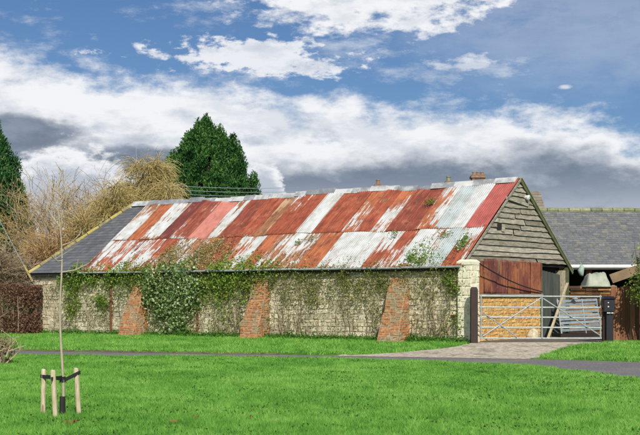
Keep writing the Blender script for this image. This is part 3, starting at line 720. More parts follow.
def post(name, label, px0, px1, yt, Y, mat, dep=.16):
    x0, x1 = (px0-320)/F*Y, (px1-320)/F*Y; z0 = gz((x0+x1)/2, Y); zt = EYE-(yt-HZ)/F*Y
    t = thing(name, label, 'gate post', ((x0+x1)/2, Y, z0)); w = (x1-x0)/2; mb = MB(); h = zt-z0
    mb.mesh([(-w,-dep/2,-.1),(w,-dep/2,-.1),(w,dep/2,-.1),(-w,dep/2,-.1),(-w,-dep/2,h-.08),(w,-dep/2,h-.08),(w,dep/2,h-.08),(-w,dep/2,h-.08),(-w*.7,-dep*.3,h),(w*.7,-dep*.3,h),(w*.7,dep*.3,h),(-w*.7,dep*.3,h)],
            [(0,1,5,4),(1,2,6,5),(2,3,7,6),(3,0,4,7),(4,5,9,8),(5,6,10,9),(6,7,11,10),(7,4,8,11),(8,9,10,11)])
    mb.build('post', mat, t, bevel=.012); return t
post('gate_post', 'dark rounded timber gate post beside the pale stone pillar', 470.5, 477.5, 287, 34.15, M['darkwood'], .22)
post('gate_post', 'dark brown timber gate post at the latch end of the gate', 602.5, 606.5, 298, 34.55, M['darkwood'])
# black pillar letter box
Y = 34.45; x0, x1 = (604.5-320)/F*Y, (613.5-320)/F*Y; z0 = gz(x0, Y); zt = EYE-(297-HZ)/F*Y-z0; w = x1-x0
pb = thing('letter_box', 'black pillar letter box standing between gate and brown fence', 'letter box', ((x0+x1)/2, Y, z0))
mb = MB(); mb.box((-w/2+.03, -.12, -.05), (w/2-.03, .12, zt-.42)); mb.build('pedestal', M['black'], pb, bevel=.01)
mb = MB(); mb.box((-w/2-.05, -.17, zt-.42), (w/2, .15, zt-.05)); mb.build('mail_case', M['black'], pb, bevel=.015)
mb = MB(); mb.mesh([(-w/2-.09,-.21,zt-.05),(w/2+.03,-.21,zt-.05),(w/2+.03,.17,zt-.05),(-w/2-.09,.17,zt-.05),(-w/2-.03,-.12,zt+.02),(w/2-.03,-.12,zt+.02),(w/2-.03,.1,zt+.02),(-w/2-.03,.1,zt+.02)],
   [(3,2,1,0),(0,1,5,4),(1,2,6,5),(2,3,7,6),(3,0,4,7),(4,5,6,7)]); mb.build('lid', M['black'], pb)
mb = MB(); mb.box((-.10, -.181, zt-.50+.04), (.0, -.172, zt-.50+.065)); mb.box((.02, -.181, zt-.46), (.08, -.172, zt-.435)); mb.build('white_label', M['white'], pb)
mb = MB(); mb.box((-.075, -.181, zt-.17), (-.045, -.171, zt-.145)); mb.build('name_plate', M['white'], pb)
mb = MB(); mb.tube([(-.06, -.171, zt-.27), (-.06, -.184, zt-.27)], .02, 10); mb.build('lock', M['white'], pb)

# ------------------------------------------------------------------ brown fence
Yf = 35.1; fx0, fx1 = (611-320)/F*Yf, 12.5
fn = thing('board_fence', 'brown vertical board fence right of the letter box', 'fence', (fx0, Yf, gz(fx0, Yf)))
x = 0; mb = MB()
while x < fx1-fx0:
    w = random.uniform(.125, .15); h = 1.60+random.uniform(-.02, .03)+(0 if x > .3 else -.03); o_ = random.uniform(-.01, .01)
    mb.box((x, o_, .02), (x+w-.008, o_+.02, h), random.random(), None, .004); x += w
mb.build('boards', M['fence'], fn)
mb = MB()
for z in (.4, 1.35): mb.box((0, .035, z), (fx1-fx0, .085, z+.08))
mb.build('fence_rail', M['fence'], fn)
x = .05
while x < fx1-fx0:
    mb = MB(); mb.box((x, .09, -.1), (x+.1, .19, 1.55)); mb.build('fence_post', M['fence'], fn); x += 1.8

# ------------------------------------------------------------------ yard objects
def bx(name, label, cat, loc): return thing(name, label, cat, loc)
Ys = 42.0; sx0, sx1 = (569-320)/F*Ys, (614-320)/F*Ys
ts = thing('timber_stack', 'stack of orange brown boards in the yard under the pale tarpaulin', 'timber stack', (sx0, Ys, gz(sx0, Ys)))
mb = MB(); z = 0
while z < 1.66:
    h = random.uniform(.05, .10); x = random.uniform(-.05, .05)
    while x < sx1-sx0-.1:
        l = random.uniform(.35, 1.2); mb.box((x, random.uniform(-.06, .03), z), (min(x+l, sx1-sx0+.1), 1.1, z+h-.012), random.random()*(.5 if 1.1 < z < 1.2 else 1)); x += l+.01
    z += h
mb.build('boards', M['timber'], ts)
Yt = 42.0
tx0, tx1 = (586-320)/F*Yt, (611.5-320)/F*Yt; zb_, zt = EYE-(287-HZ)/F*Yt, EYE-(271.5-HZ)/F*Yt
tarp = MB(); nx, ny = 18, 8; W = tx1-tx0; H = zt-zb_
prof = lambda u: min(1, u/.20, (1-u)/.16)
grid = []
for j in range(ny+1):
    v = j/ny; row = []
    for i in range(nx+1):
        u = i/nx; e = max(0, min(1, min(u/.2, (1-u)/.16))); f = max(0, min(1, min(v/.25, (1-v)/.25)))
        h = H*min(e, f)*(.92+.07*math.sin(u*9+v*3)-.05*abs(math.sin(u*17)))+random.uniform(-.022, .022)
        row.append((tx0+u*W, Yt+v*1.2-.05, zb_+h))
    grid += row
base = gz(tx0, Yt)+1.66
fs = [(j*(nx+1)+i, j*(nx+1)+i+1, (j+1)*(nx+1)+i+1, (j+1)*(nx+1)+i) for j in range(ny) for i in range(nx)]
tarp.mesh(grid, fs); tarp.box((tx0-.12, Yt-.08, base), (tx1+.15, Yt+1.2, zb_+.0), .1)
tag(tarp.build('tarpaulin', M['tarp'], smooth=True), 'pale green tarpaulin draped over the boards in the yard', 'tarpaulin')
# hanging pale green sack and small white bucket
mb = MB(); c = P(581.3, 270.5, 43.6)
mb.tube([c+Vector((0,0,.20)), c+Vector((.02,0,.12)), c+Vector((-.02,0,0)), c+Vector((.01,0,-.14)), c+Vector((.05,0,-.2))], [.05, .09, .12, .08, .03], 10)
mb.tube([c+Vector((0,0,.2)), c+Vector((0,.15,.32))], .012, 5)
tag(mb.build('sack', M['paleg'], smooth=True), 'pale green sack hanging under the white gutter', 'sack')
# steel sheep hurdle
Yh = 38.6; h0, h1 = P(560.5, 306, Yh), P(601, 304, Yh+.5); hd = Vector((h1.x-h0.x, h1.y-h0.y, 0)); HL = hd.length
hu = thing('sheep_hurdle', 'dull steel livestock hurdle behind the right half of the gate', 'hurdle', (h0.x, h0.y, gz(h0.x, h0.y)+.12), math.atan2(hd.y, hd.x))
for k in range(9):
    mb = MB(); z = .10+k*.115; mb.bar((0, .25*k/8, z), (HL, .25*k/8, z+.05), .078, .02, random.random()); mb.build('rail', M['galvd'], hu)
for x in (.02, HL*.62, HL-.02):
    mb = MB(); mb.bar((x, -.02, 0), (x, .25, 1.1), .035, .03, .6); mb.build('stile', M['galv' if x < .1 else 'galvd'], hu)
mb = MB(); mb.box((0, -.02, -.12), (HL, .5, .0)); tag(mb.build('dark_base', M['void'], hu))  # near-black block below the bottom rail
mb = MB(); mb.tube([(HL*.4, .1, 1.10), (HL*.4, .1, 1.17)], [.10, .03], 8); mb.build('cap', M['galv'], hu)
# leaning white plank
a = P(548, 334, 37.6); a.z = gz(a.x, a.y); b = P(567.5, 283, 39.0)
mb = MB(); mb.bar(a, b, .03, .075, .3); tag(mb.build('plank', M['stake']), 'pale narrow plank leaning against the dark barn door', 'plank')
# stone by the wall foot
mb = MB(); c = P(533, 333, 37.2); c.z = gz(c.x, c.y)+.1
mb.tube([c+Vector((0,0,-.14)), c, c+Vector((.02,0,.15)), c+Vector((0,0,.24))], [.22, .21, .15, .03], 7)
tag(mb.build('boulder', M['stone']), 'rounded boulder at the foot of the ochre wall', 'boulder')

# ------------------------------------------------------------------ slate roofed shed (right)
sx, ex, yE, yR, zE, zR = 8.75, 19.0, 46.0, 50.2, 2.80, 5.07
shed = thing('open_shed', 'open fronted shed with long grey slate roof behind the yard', 'shed', (sx, yE, gz(sx, yE)))
o0 = Vector((sx, yE, gz(sx, yE)))
mb = MB(); masonry(mb, Vector((sx-.3, yE-.25, zE-.12))-o0, Vector((ex, yE-.25, zE-.12))-o0, Vector((ex, yR, zR))-o0, Vector((sx-.3, yR, zR))-o0, (.19, .20), (.24, .27), .003, .003, 0, 0, .012)
mb.face([Vector(p)-o0 for p in ((sx-.3, yE-.25, zE-.135), (ex, yE-.25, zE-.135), (ex, yR, zR-.015), (sx-.3, yR, zR-.015))], .2)
mb.face([Vector(p)-o0 for p in ((ex, yR+4.4, zE-.135), (sx-.3, yR+4.4, zE-.135), (sx-.3, yR, zR-.015), (ex, yR, zR-.015))], .2)
mb.build('slate_roof', M['slate2'], shed)
mb = MB(); x = sx-.3
while x < ex:
    l = .45; mb.tube([Vector((x, yR, zR+.0+random.uniform(-.01, .02)))-o0, Vector((x+l-.02, yR, zR+.01))-o0], .11, 8, random.random()); x += l
mb.build('ridge_tiles', M['mossridge'], shed)
mb = MB(); mb.tube([Vector((sx-.3, yE-.32, zE-.14))-o0, Vector((ex, yE-.32, zE-.14))-o0], .06, 8); mb.box(Vector((sx-.3, yE-.25, zE-.24))-o0, Vector((ex, yE-.22, zE-.06))-o0); mb.build('gutter', M['white'], shed)
mb = MB(); mb.box(Vector((sx-.2, yR+4, -.1))-o0, Vector((ex, yR+4.2, zE-.1))-o0); mb.box(Vector((ex-.2, yE, -.1))-o0, Vector((ex, yR+4, zE-.1))-o0)
mb.face([Vector(p)-o0 for p in ((sx-.2, yE, 0), (sx-.2, yR+4, 0), (sx-.2, yR+4, zE-.15), (sx-.2, yR, zR-.05), (sx-.2, yE, zE-.15))])
mb.face([Vector(p)-o0 for p in ((ex-.05, yE, 0), (ex-.05, yR+4, 0), (ex-.05, yR+4, zE-.15), (ex-.05, yR, zR-.05), (ex-.05, yE, zE-.15))])
mb.build('back_wall', M['void'], shed)  # shade inside the shed is put into the near-black wall colour
for px in (588.5, 640, 690, 740):
    x = (px-320)/F*46.1; mb = MB(); mb.box(Vector((x-.11, 46.0, 0))-o0, Vector((x+.11, 46.2, zE-.12))-o0); mb.build('shed_post', M['fence'], shed)
# tan rubbish / earth bank seen right of the tarpaulin: a tan board
mb = MB(); a = P(611, 279, 43.5); b = P(660, 262, 43.9); mb.bar(a, b, .34, .04, .3, up=(0, .3, 1)); mb.bar(P(655, 268, 43.9), Vector((P(655, 268, 43.9).x, 43.9, gz(13, 43.9))), .1, .1); mb.bar(P(613, 285, 43.5), Vector((P(613, 285, 43.5).x, 43.5, gz(13, 43.9))), .1, .1)
tag(mb.build('plywood_sheet', M['ply']), 'tan plywood sheet propped sloping inside the open shed', 'plywood')

# ------------------------------------------------------------------ farmhouse behind
hx0, hx1, hy = (355-320)/F*60, (539-320)/F*60, 60.0
fh = thing('farmhouse', 'farmhouse hidden behind the barn with chimneys above its ridge', 'house', (hx0, hy, 0)); o0 = Vector((hx0, hy, 0)); L = hx1-hx0; RH = 6.72
mb = MB(); mb.box((.15, -2.9, 0), (L-.1, 2.9, 4.0)); mb.face([(L-.1, -2.9, 4), (L-.1, 2.9, 4), (L-.1, 0, RH-.1)]); mb.face([(.15, -2.9, 4), (.15, 2.9, 4), (.15, 0, RH-.1)]); mb.build('wall', M['stone'], fh)
mb = MB(); masonry(mb, (0, -3.1, 3.85), (L+.25, -3.1, 3.85), (L+.05, 0, RH), (0, 0, RH), (.2, .24), (.25, .4), .004, .003, 0, 0, .015)
mb.face([(0, -3.1, 3.83), (L+.2, -3.1, 3.83), (L+.05, 0, RH-.02), (0, 0, RH-.02)]); mb.face([(L+.2, 3.1, 3.83), (0, 3.1, 3.83), (0, 0, RH-.02), (L+.05, 0, RH-.02)])
rf = mb.build('roof', M['tilebeige'], fh)
def chimney(px0, px1, yt, pots, mat):
    x0, x1 = (px0-320)/F*hy-hx0, (px1-320)/F*hy-hx0; zt = EYE-(yt-HZ)/F*hy; mb = MB(); w = (x1-x0)
    ar = ((.07, .08), (.2, .24), .006, .005, .002, .005); z0 = 5.8
    for (a, b) in (((x0, -.3), (x1, -.3)), ((x1, -.3), (x1, .3)), ((x0, .3), (x0, -.3))):
        masonry(mb, (*a, z0), (*b, z0), (*b, zt-.14), (*a, zt-.14), *ar)
    mb.box((x0+.01, -.29, z0), (x1-.01, .29, zt-.13), .2); mb.box((x0-.06, -.36, zt-.14), (x1+.06, .36, zt-.05), .6); mb.box((x0-.02, -.32, zt-.05), (x1+.02, .32, zt), .3)
    c = mb.build('chimney', mat, rf)
    return c, x0, x1, zt
def pots(xs_, zt, h, r, tag_mat='terra'):
    for x in xs_:
        mb = MB(); mb.tube([(x, 0, zt-.02), (x, 0, zt+h*.8), (x, 0, zt+h*.8), (x, 0, zt+h)], [r*1.05, r*.85, r*1.1, r*1.05], 10); mb.build('chimney_pot', M[tag_mat], fh)
c_, a, b, zt = chimney(471.5, 484, 175.5, 2, M['chimbrick']); pots([a+.12, a+.32, b-.1], zt, .18, .085)
c_, a, b, zt = chimney(445.5, 451.5, 181.5, 1, M['chimbrick']); pots([(a+b)/2], zt, .26, .11, 'mossridge')
c_, a, b, zt = chimney(375, 381, 184.5, 1, M['chimbrick']); pots([(a+b)/2], zt, .24, .10)
c_, a, b, zt = chimney(489, 494, 180, 1, M['chimbrick'])

# ------------------------------------------------------------------ trees
def clumps_foliage(centres, radii, n, L, W, bias, bw, tmu, stretch=(1, 1, 1)):
    k = len(centres); wgt = radii**2; wgt = wgt/wgt.sum(); idx = rng.choice(k, n, p=wgt)
    d = nrm(rng.normal(size=(n, 3))); r = radii[idx][:, None]*(rng.uniform(.35, 1.08, (n, 1)))
    p = centres[idx]+d*r*np.array(stretch)
    ct = rng.normal(0, .16, k)[idx]
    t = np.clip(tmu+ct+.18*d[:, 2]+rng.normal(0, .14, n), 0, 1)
    return leaf_verts(p, L, W, nrm(np.stack([d[:, 0]*.8, d[:, 1]*.8, np.ones(n)], -1)), bw), t
def conifer(px, Y, base_px, top_py, half_px, label, nleaf, mat, shape, spire=()):
    X = (px-320)/F*Y; zt = EYE-(top_py-HZ)/F*Y; R0 = half_px/F*Y
    t = thing('conifer', label, 'tree', (X, Y, gz(X, Y)))
    mb = MB(); mb.tube([(0, 0, -.1), (0, 0, zt*.5), (0, 0, zt*.92)], [.32, .2, .04], 8); mb.build('trunk', M['bark2'], t)
    mb = MB()
    cs, rs = [], []
    n = 1400
    for k in range(n):
        v = rng.uniform(.02, 1)**.85; an = rng.uniform(0, 2*math.pi)
        r = R0*shape(v)*(rng.uniform(.70, 1.0))*(1+.06*math.sin(an*3+v*9)+.05*math.sin(an*7+v*23)); z = zt*v*.965
        rr = rng.uniform(.22, .52)*(1.2-.55*v); cs.append((r*math.cos(an), r*math.sin(an), z)); rs.append(rr)
        if k % 6 == 0: mb.tube([(0, 0, z-.5*r), (r*math.cos(an)*.9, r*math.sin(an)*.9, z)], [.06, .015], 4)
    for (fx, v, rr) in spire:
        for q in range(4): cs.append((fx*R0, rng.uniform(-.2, .2), zt*v-q*.28)); rs.append(rr*(1+.35*q))
    mb.build('limbs', M['bark2'], t)
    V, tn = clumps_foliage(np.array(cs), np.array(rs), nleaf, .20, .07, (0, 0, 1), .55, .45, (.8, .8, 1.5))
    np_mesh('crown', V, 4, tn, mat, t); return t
def shp(v): return float(np.interp(v, [0, .4, .60, .72, .83, .90, .96, 1.0], [.86, .90, .86, .76, .55, .38, .17, .03]))
conifer(206, 70, 290, 121, 55, 'broad dense green conifer rising behind the middle of the roof', 230000, M["conifer"], shp, ((0, 1.0, .2), (-.30, .90, .35), (.25, .92, .35), (.58, .82, .35), (-.60, .80, .35), (-.15, .965, .25), (.5, .89, .3), (.86, .70, .3), (-.85, .72, .3)))
conifer(-9, 62, 290, 127, 66, 'tall dark green conifer cut by the left picture edge', 150000, M['conifer2'], lambda v: max(0, 1-v)**.62*(.95), ((.1, 1., .2),))

def limb_tree(t, start, top_h, depth, spread, r0, mb, twigs, n0=5, seg=1.0):
    def grow(p, d, L, r, lev):
        pts = [p]; rad = [r]; q = p.copy(); n = 4
        for i in range(n):
            d = (d+Vector((random.gauss(0, .16), random.gauss(0, .16), random.gauss(.03, .12)))).normalized()
            q = q+d*(L/n); pts.append(q.copy()); rad.append(r*(1-.5*(i+1)/n))
            if lev < depth and i >= 1:
                for _ in range(2 if lev < 2 else random.choice((1, 1, 2))):
                    nd_ = (d+Vector((random.gauss(0, spread), random.gauss(0, spread), random.gauss(.1, .35)))).normalized()
                    grow(q.copy(), nd_, L*random.uniform(.5, .75), rad[-1]*.65, lev+1)
        if lev >= depth: twigs.tube(pts, [max(x, .008) for x in rad], 3, random.random(), False)
        else: mb.tube(pts, rad, 5, random.random(), False)
    for k in range(n0):
        a = k/n0*6.28+random.random(); grow(Vector(start), Vector((math.cos(a)*.5, math.sin(a)*.5, 1)).normalized(), top_h*.42, r0*.6, 0)
def bare_tree(px, Y, top_py, label, n0, depth, twig, r0=.13, name='bare_tree', spread=.6):
    X = (px-320)/F*Y; z0 = gz(X, Y); H = EYE-(top_py-HZ)/F*Y-z0
    t = thing(name, label, 'tree', (X, Y, z0)); mb = MB(); tw = MB()
    mb.tube([(0, 0, -.1), (.05, 0, H*.18), (0, 0, H*.3)], [r0*1.4, r0*1.1, r0*.8], 8)
    limb_tree(t, (0, 0, H*.25), H, depth, spread, r0, mb, tw, n0)
    mb.build('trunk', M['bark'], t); tw.build('twigs', M[twig], t)
    tv = np.array(tw.v); c = tv[rng.integers(0, len(tv), 3600)]; c = c+rng.normal(size=c.shape)*.16
    np_mesh('shoots', leaf_verts(c, .16, .018, (0, 0, 1), .4), 4, np.clip(rng.normal(.55, .28, len(c)), 0, 1), M['twigy'], t); return t
bare_tree(92, 60, 170, 'bare grey branched tree between the golden trees and sapling', 5, 3, 'twigb', .16)
bare_tree(62, 64, 178, 'thin pale leafless tree behind the sapling', 4, 3, 'twigo', .1)
bare_tree(50, 58, 200, 'low bare tree next to the dark left conifer', 6, 3, 'twigo', .09)

def willow(px, Y, top_py, half, label, n, mat='twigy', droop=1., zmin=.2, green=0):
    X = (px-320)/F*Y; z0 = gz(X, Y); H = EYE-(top_py-HZ)/F*Y-z0; Rr = half/F*Y
    t = thing('golden_tree', label, 'tree', (X, Y, z0)); mb = MB(); tw = MB()
    mb.tube([(0, 0, -.1), (0, 0, H*.35)], [.2, .15], 8)
    ends = []
    for k in range(26):
        a = random.uniform(0, 6.28); v = random.uniform(.45, .97); r = Rr*math.sqrt(max(.05, 1-((v-.4)/.62)**2))*random.uniform(.35, .95)
        e = Vector((r*math.cos(a), r*math.sin(a), H*v)); m_ = Vector((e.x*.4, e.y*.4, H*(.35+v)*.5)); pts = [Vector((0, 0, H*.3)), m_, e]
        mb.tube(pts, [.09, .05, .015], 5, random.random(), False); ends += [m_.lerp(e, random.random()) for _ in range(8)]+[e]*3
    for k in range(n):
        e = random.choice(ends)+Vector((random.gauss(0, .16), random.gauss(0, .16), random.gauss(0, .12)))
        out = Vector((e.x, e.y, 0)); out = out.normalized() if out.length > .1 else Vector((1, 0, 0))
        d = (out*random.uniform(-.1, .8)+Vector((random.gauss(0, .45), random.gauss(0, .45), random.uniform(.0, .7)))).normalized(); p = e; pts = [p]; l = random.uniform(.13, .27)
        for i in range(5):
            p = p+d*l; d = (d+Vector((random.gauss(0, .08), random.gauss(0, .08), -.34*droop))).normalized(); pts.append(p)
        tw.tube(pts, [.010, .010, .009, .008, .007, .006], 3, min(1, max(0, random.gauss(.5, .25))), False)
    mb.build('trunk', M['bark2'], t); tw.build('crown', M[mat], t)
    if n > 600:
        e_ = np.array([tuple(q) for q in ends]); c = e_[rng.integers(0, len(e_), n*4)]; c = c+rng.normal(size=c.shape)*np.array([.30, .30, .34])-np.array([0, 0, .12]); c = c[c[:, 2] > .2]
        np_mesh('shoots', leaf_verts(c, .20, .022, (0, 0, -1), .55), 4, np.clip(rng.normal(.5, .28, len(c)), 0, 1), M[mat], t)
    if green:
        c = np.clip(rng.normal(size=(green, 3)), -1.8, 1.8)*np.array([Rr*.38, Rr*.38, H*.14])+np.array([0, 0, H*.64])
        np_mesh('leaves', leaf_verts(c, .12, .06), 4, rng.uniform(0, 1, green), M['creeper'], t)
    return t
willow(147, 60, 161, 26, 'bushy golden brown tree left of the broad conifer', 5000, green=6000)
willow(118, 57, 186, 26, 'smaller golden twiggy tree above the slate roof end', 3600, green=3500)
willow(168, 58, 176, 8, 'narrow golden shoots overlapping the left side of the conifer', 1300)
def scrub(px, Y, top_py, half, label, n, mat):
    t = willow(px, Y, top_py, half, label, n, mat, droop=.35); t.name = 'scrub_bush'; t['category'] = 'bush'; return t
scrub(50, 55, 232, 24, 'tangled brown scrub behind the slate roof corner', 2400, 'twigo')
scrub(24, 53, 270, 18, 'brown scrub between hedge and dark conifer', 1700, 'twigb')
scrub(85, 56, 215, 22, 'tan scrub rising behind the yellow roof edge', 2400, 'twigy')
scrub(-5, 52, 255, 22, 'reddish scrub at the far left behind the hedge', 1200, 'twigb')

# ------------------------------------------------------------------ hedge, bushes
def leafy(name, label, cat, c, size, nleaf, mat, L, W, ntwig=60, tw='twigb', tmu=.5, boxy=False, group=None, z0=0.):
    t = thing(name, label, cat, (c[0], c[1], gz(c[0], c[1])), 0, group)
    if boxy: p = rng.uniform(-1, 1, (nleaf, 3)); p = np.sign(p)*np.abs(p)**.6
    else:
        nc = 40; cc = nrm(rng.normal(size=(nc, 3)))*rng.uniform(.3, .8, (nc, 1)); p = cc[rng.integers(0, nc, nleaf)]+rng.normal(size=(nleaf, 3))*.17
    p = p*np.array([size[0], size[1], size[2]/2]); p[:, 2] += size[2]/2+.05; p[:, 2] += .06*np.sin(p[:, 0]*3)
    p = p[p[:, 2] > 0]; p[:, 2] += z0
    np_mesh('foliage', leaf_verts(p, L, W, (0, 0, 1), .15), 4, np.clip(rng.normal(tmu, .25, len(p)), 0, 1), mat, t)
    mb = MB()
    for k in range(ntwig):
        sp = .18 if z0 else 1; a = Vector((random.uniform(-.7, .7)*size[0]*sp, random.uniform(-.7, .7)*size[1]*sp, -.05)); b = Vector((a.x/sp*1.1+random.gauss(0, .15), a.y/sp*1.1+random.gauss(0, .15), z0+size[2]*random.uniform(.5, .98)))
        m_ = (a+b)/2+Vector((random.gauss(0, .08), random.gauss(0, .08), 0)); mb.tube([a, m_, b], [.022, .015, .005], 4, random.random(), False)
        for q in range(4):
            s_ = m_.lerp(b, random.random()); mb.tube([s_, s_+Vector((random.gauss(0, .2), random.gauss(0, .2), random.uniform(.0, .3)))], [.008, .004], 3, random.random(), False)
    mb.build('stems', M[tw], t); return t
leafy('beech_hedge', 'reddish brown clipped hedge at the left end of the barn', 'hedge', (-12.35, 45.3), (1.95, .5, 1.8), 17000, M['beech'], .075, .05, 70, 'twigb', .45, True)
leafy('beech_hedge', 'continuation of the reddish hedge outside the picture edge', 'hedge', (-16.8, 47.0), (2.0, .6, 1.7), 9000, M['beech'], .09, .05, 60, 'twigb', .45, True)
leafy('twiggy_bush', 'small twiggy brown bush on the near side of the lane', 'bush', (-7.62, 28.2), (.50, .45, .66), 1500, M['creeper'], .05, .03, 90, 'twigb', .4)
leafy('shrub', 'yellow green leafy shrub overhanging the brown fence', 'shrub', ((662-320)/F*34.0, 34.0), (1.02, .7, 2.0), 8500, M['bush'], .085, .05, 40, 'twigb', .55, z0=.95)

# ------------------------------------------------------------------ sapling, stakes, belts
sap = thing('sapling', 'slender leafless sapling tied between the stakes', 'sapling', (-3.38, 16.0, 0))
mb = MB(); pts = [Vector((.0, 0, -.05))]; 
for k in range(1, 15): pts.append(Vector((.02*math.sin(k*.9)-.012*k*.25, .02*math.cos(k*1.3), k*.235)))
mb.tube(pts, [.020-.0011*k for k in range(15)], 8, .6); 
mb.build('trunk', M['bark'], sap, smooth=True)
tw = MB()
for (z, dx, dz) in ((2.25, .26, .14), (2.5, -.16, .26), (2.72, .12, .3), (2.9, -.14, .26), (3.02, .08, .22), (2.05, -.10, .05), (1.9, .34, .12), (2.6, -.10, .02)):
    k = min(13, int(z/.235)); b = pts[k].lerp(pts[k+1], z/.235-k); e = b+Vector((dx, random.uniform(-.1, .1), dz)); m_ = b.lerp(e, .5)+Vector((0, 0, -.03))
    tw.tube([b, m_, e], [.009, .007, .004], 5, .8)
    for q in range(2):
        s_ = m_.lerp(e, random.random()); tw.tube([s_, s_+Vector((random.gauss(0, .07), 0, random.uniform(.04, .15)))], [.005, .003], 4, .8)
tw.build('twigs', M['bark'], sap)
mb = MB(); mb.tube([(0, 0, 0), (.0, 0, .12), (.0, 0, .27)], [.045, .04, .038], 10); o = mb.build('bark_guard', M['rubber'], sap)
Gs = 'wooden stakes round the sapling'
spts = []
for (px, yt, yb, lean, label) in ((41.5, 370, 415, .01, 'left of the three stakes, with an orange rust streak'), (54.0, 371, 419.5, -.03, 'middle stake, standing just in front of the sapling'), (78.0, 369, 416, -.045, 'right stake, leaning slightly towards the sapling')):
    Y = EYE*F/(yb-HZ); X = (px+1.5-320)/F*Y; h = (yb-yt)/F*Y
    o = MB(); a = Vector((0, 0, -.1)); b = Vector((lean, .0, h)); n_ = 5
    o.tube([a]+[a.lerp(b, k/n_)+Vector((random.uniform(-.003,.003), 0, 0)) for k in range(1, n_+1)]+[b+Vector((0, 0, .015))], [.034]+[.034]*4+[.032]+[.022], 12, random.uniform(.4, .8))
    ob = o.build('stake', M['stake'], smooth=True); ob.location = (X, Y, 0); tag(ob, label, 'stake', Gs); spts.append(Vector((X+lean*.9, Y, h*.86)))
    if px < 45:
        o = MB(); o.tube([(-.0, -.018, .04), (.004, -.018, .1), (.0, -.016, .22)], [.02, .019, .014], 8, .9); q = o.build('rust_streak', M['terra'], ob)
tr = Vector((-3.38, 16.0, .50))
mb = MB()
def belt(a, b):
    d = (b-a); d.normalize(); a2 = a-d*.05; mb.bar(a2+Vector((0, -.037, 0)), b+Vector((0, -.03, 0)), .045, .008, .5); mb.bar(a2+Vector((0, .037, 0)), b+Vector((0, .03, 0)), .045, .008, .5)
    mb.bar(a2+Vector((0, -.04, 0)), a2+Vector((0, .04, 0)), .045, .01)
belt(spts[0], tr); belt(spts[1]+Vector((0, 0, -.01)), tr+Vector((0, 0, .02))); belt(spts[2]+Vector((0, 0, .02)), tr-Vector((0, 0, .03)))
mb.tube([tr+Vector((0, 0, -.045)), tr+Vector((0, 0, .03))], .04, 10)
tag(mb.build('rubber_belt', M['rubber']), 'black rubber belt tying the sapling to its three stakes', 'tree tie')

# fallen leaves and worm casts
Gl = 'fallen leaves on the lawn'
for (px, py, s, lb) in ((174, 424, .10, 'orange fallen leaf in the foreground lawn'), (196, 420, .06, 'dark fallen leaf right of the orange one'), (251, 420, .04, 'small pale fallen leaf on the lawn'), (70, 425, .10, 'brown fallen leaf in front of the right stake'), (76, 424, .05, 'tiny brown leaf beside the larger one near the stakes')):
    Y = EYE*F/(py-HZ); X = (px-320)/F*Y; mb = MB()
    pts = [(s*math.cos(a)*(.6+.4*math.cos(3*a)**2), s*.7*math.sin(a), .045+.02*math.cos(2*a)) for a in [k*math.pi/6 for k in range(12)]]
    mb.mesh(pts+[(0, 0, .045)], [(k, (k+1) % 12, 12) for k in range(12)], random.random()); o = mb.build('fallen_leaf', M['deadleaf']); o.location = (X, Y, 0); tag(o, lb, 'leaf', Gl)

# ------------------------------------------------------------------ pole, wires, stay
upole = thing('utility_pole', 'thin utility pole standing among the golden twigs', 'pole', P(150, 290, 63).xy.to_3d())
upole.location.z = gz(upole.location.x, 63); mb = MB(); zt = P(150, 182, 63).z; mb.tube([(0, 0, -.1), (0, 0, zt)], [.11, .08], 8); mb.build('post', M['bark2'], upole)
mb = MB(); mb.box((-.05, -.05, zt-.7), (.05, -.12, zt)); mb.build('bracket', M['rustiron'], upole)
for i, (y0, lb) in enumerate(((183, 'uppermost'), (187, 'middle'), (191, 'lowest'))):
    a = P(150, y0+1, 63); b = P(300, y0+4.5, 66); mb = MB(); pts = [a.lerp(b, k/12)+Vector((0, 0, -.12*math.sin(math.pi*k/12))) for k in range(13)]
    mb.tube(pts, .013, 5); tag(mb.build('overhead_wire', M['galvd']), lb+' of the three wires crossing the broad conifer', 'wire', 'wires in front of the broad conifer')
sw = thing('stay_wire', 'slanting stay wire with yellow guard at the far left', 'stay wire', (0, 0, 0))
a = P(-10, 203, 48.0); b = P(34, 284, 47.2); b2 = P(52, 318, 47.0)
mb = MB(); mb.tube([a, b], .014, 5); mb.build('wire', M['galvd'], sw)
mb = MB(); mb.tube([a.lerp(b, .77), a.lerp(b, .97)], .045, 8); o = mb.build('guard', M['lichen'], sw)

# ------------------------------------------------------------------ world: Nishita sky + clouds by direction
SUNEL = R(38); hx, hy_ = .20, -.98
w = bpy.data.worlds.new('World'); sc.world = w; w.use_nodes = True; nt = w.node_tree; nt.nodes.clear()
sky = N(nt, 'ShaderNodeTexSky', sky_type='NISHITA'); sky.sun_disc = False; sky.sun_elevation = SUNEL; sky.sun_rotation = math.atan2(hx, hy_); sky.altitude = 50; sky.air_density = 1.0; sky.dust_density = .5; sky.ozone_density = 2
bg1 = N(nt, 'ShaderNodeBackground'); bg1.inputs[1].default_value = .10; nt.links.new(mix(nt, 1., sky.outputs[0], (.43,.56,.74), 'MULTIPLY'), bg1.inputs[0])
tc = N(nt, 'ShaderNodeTexCoord'); sep = N(nt, 'ShaderNodeSeparateXYZ'); nt.links.new(tc.outputs['Generated'], sep.inputs[0])
x, y, z = sep.outputs; A = mathn(nt, 'MULTIPLY', mathn(nt, 'ARCTAN2', x, y), F/100); E = mathn(nt, 'MULTIPLY', mathn(nt, 'ARCSINE', z), F/100)
def vec(a, b, c=0.):
    n = N(nt, 'ShaderNodeCombineXYZ')
    for i, v in enumerate((a, b, c)):
        if isinstance(v, (int, float)): n.inputs[i].default_value = v
        else: nt.links.new(v, n.inputs[i])
    return n.outputs[0]
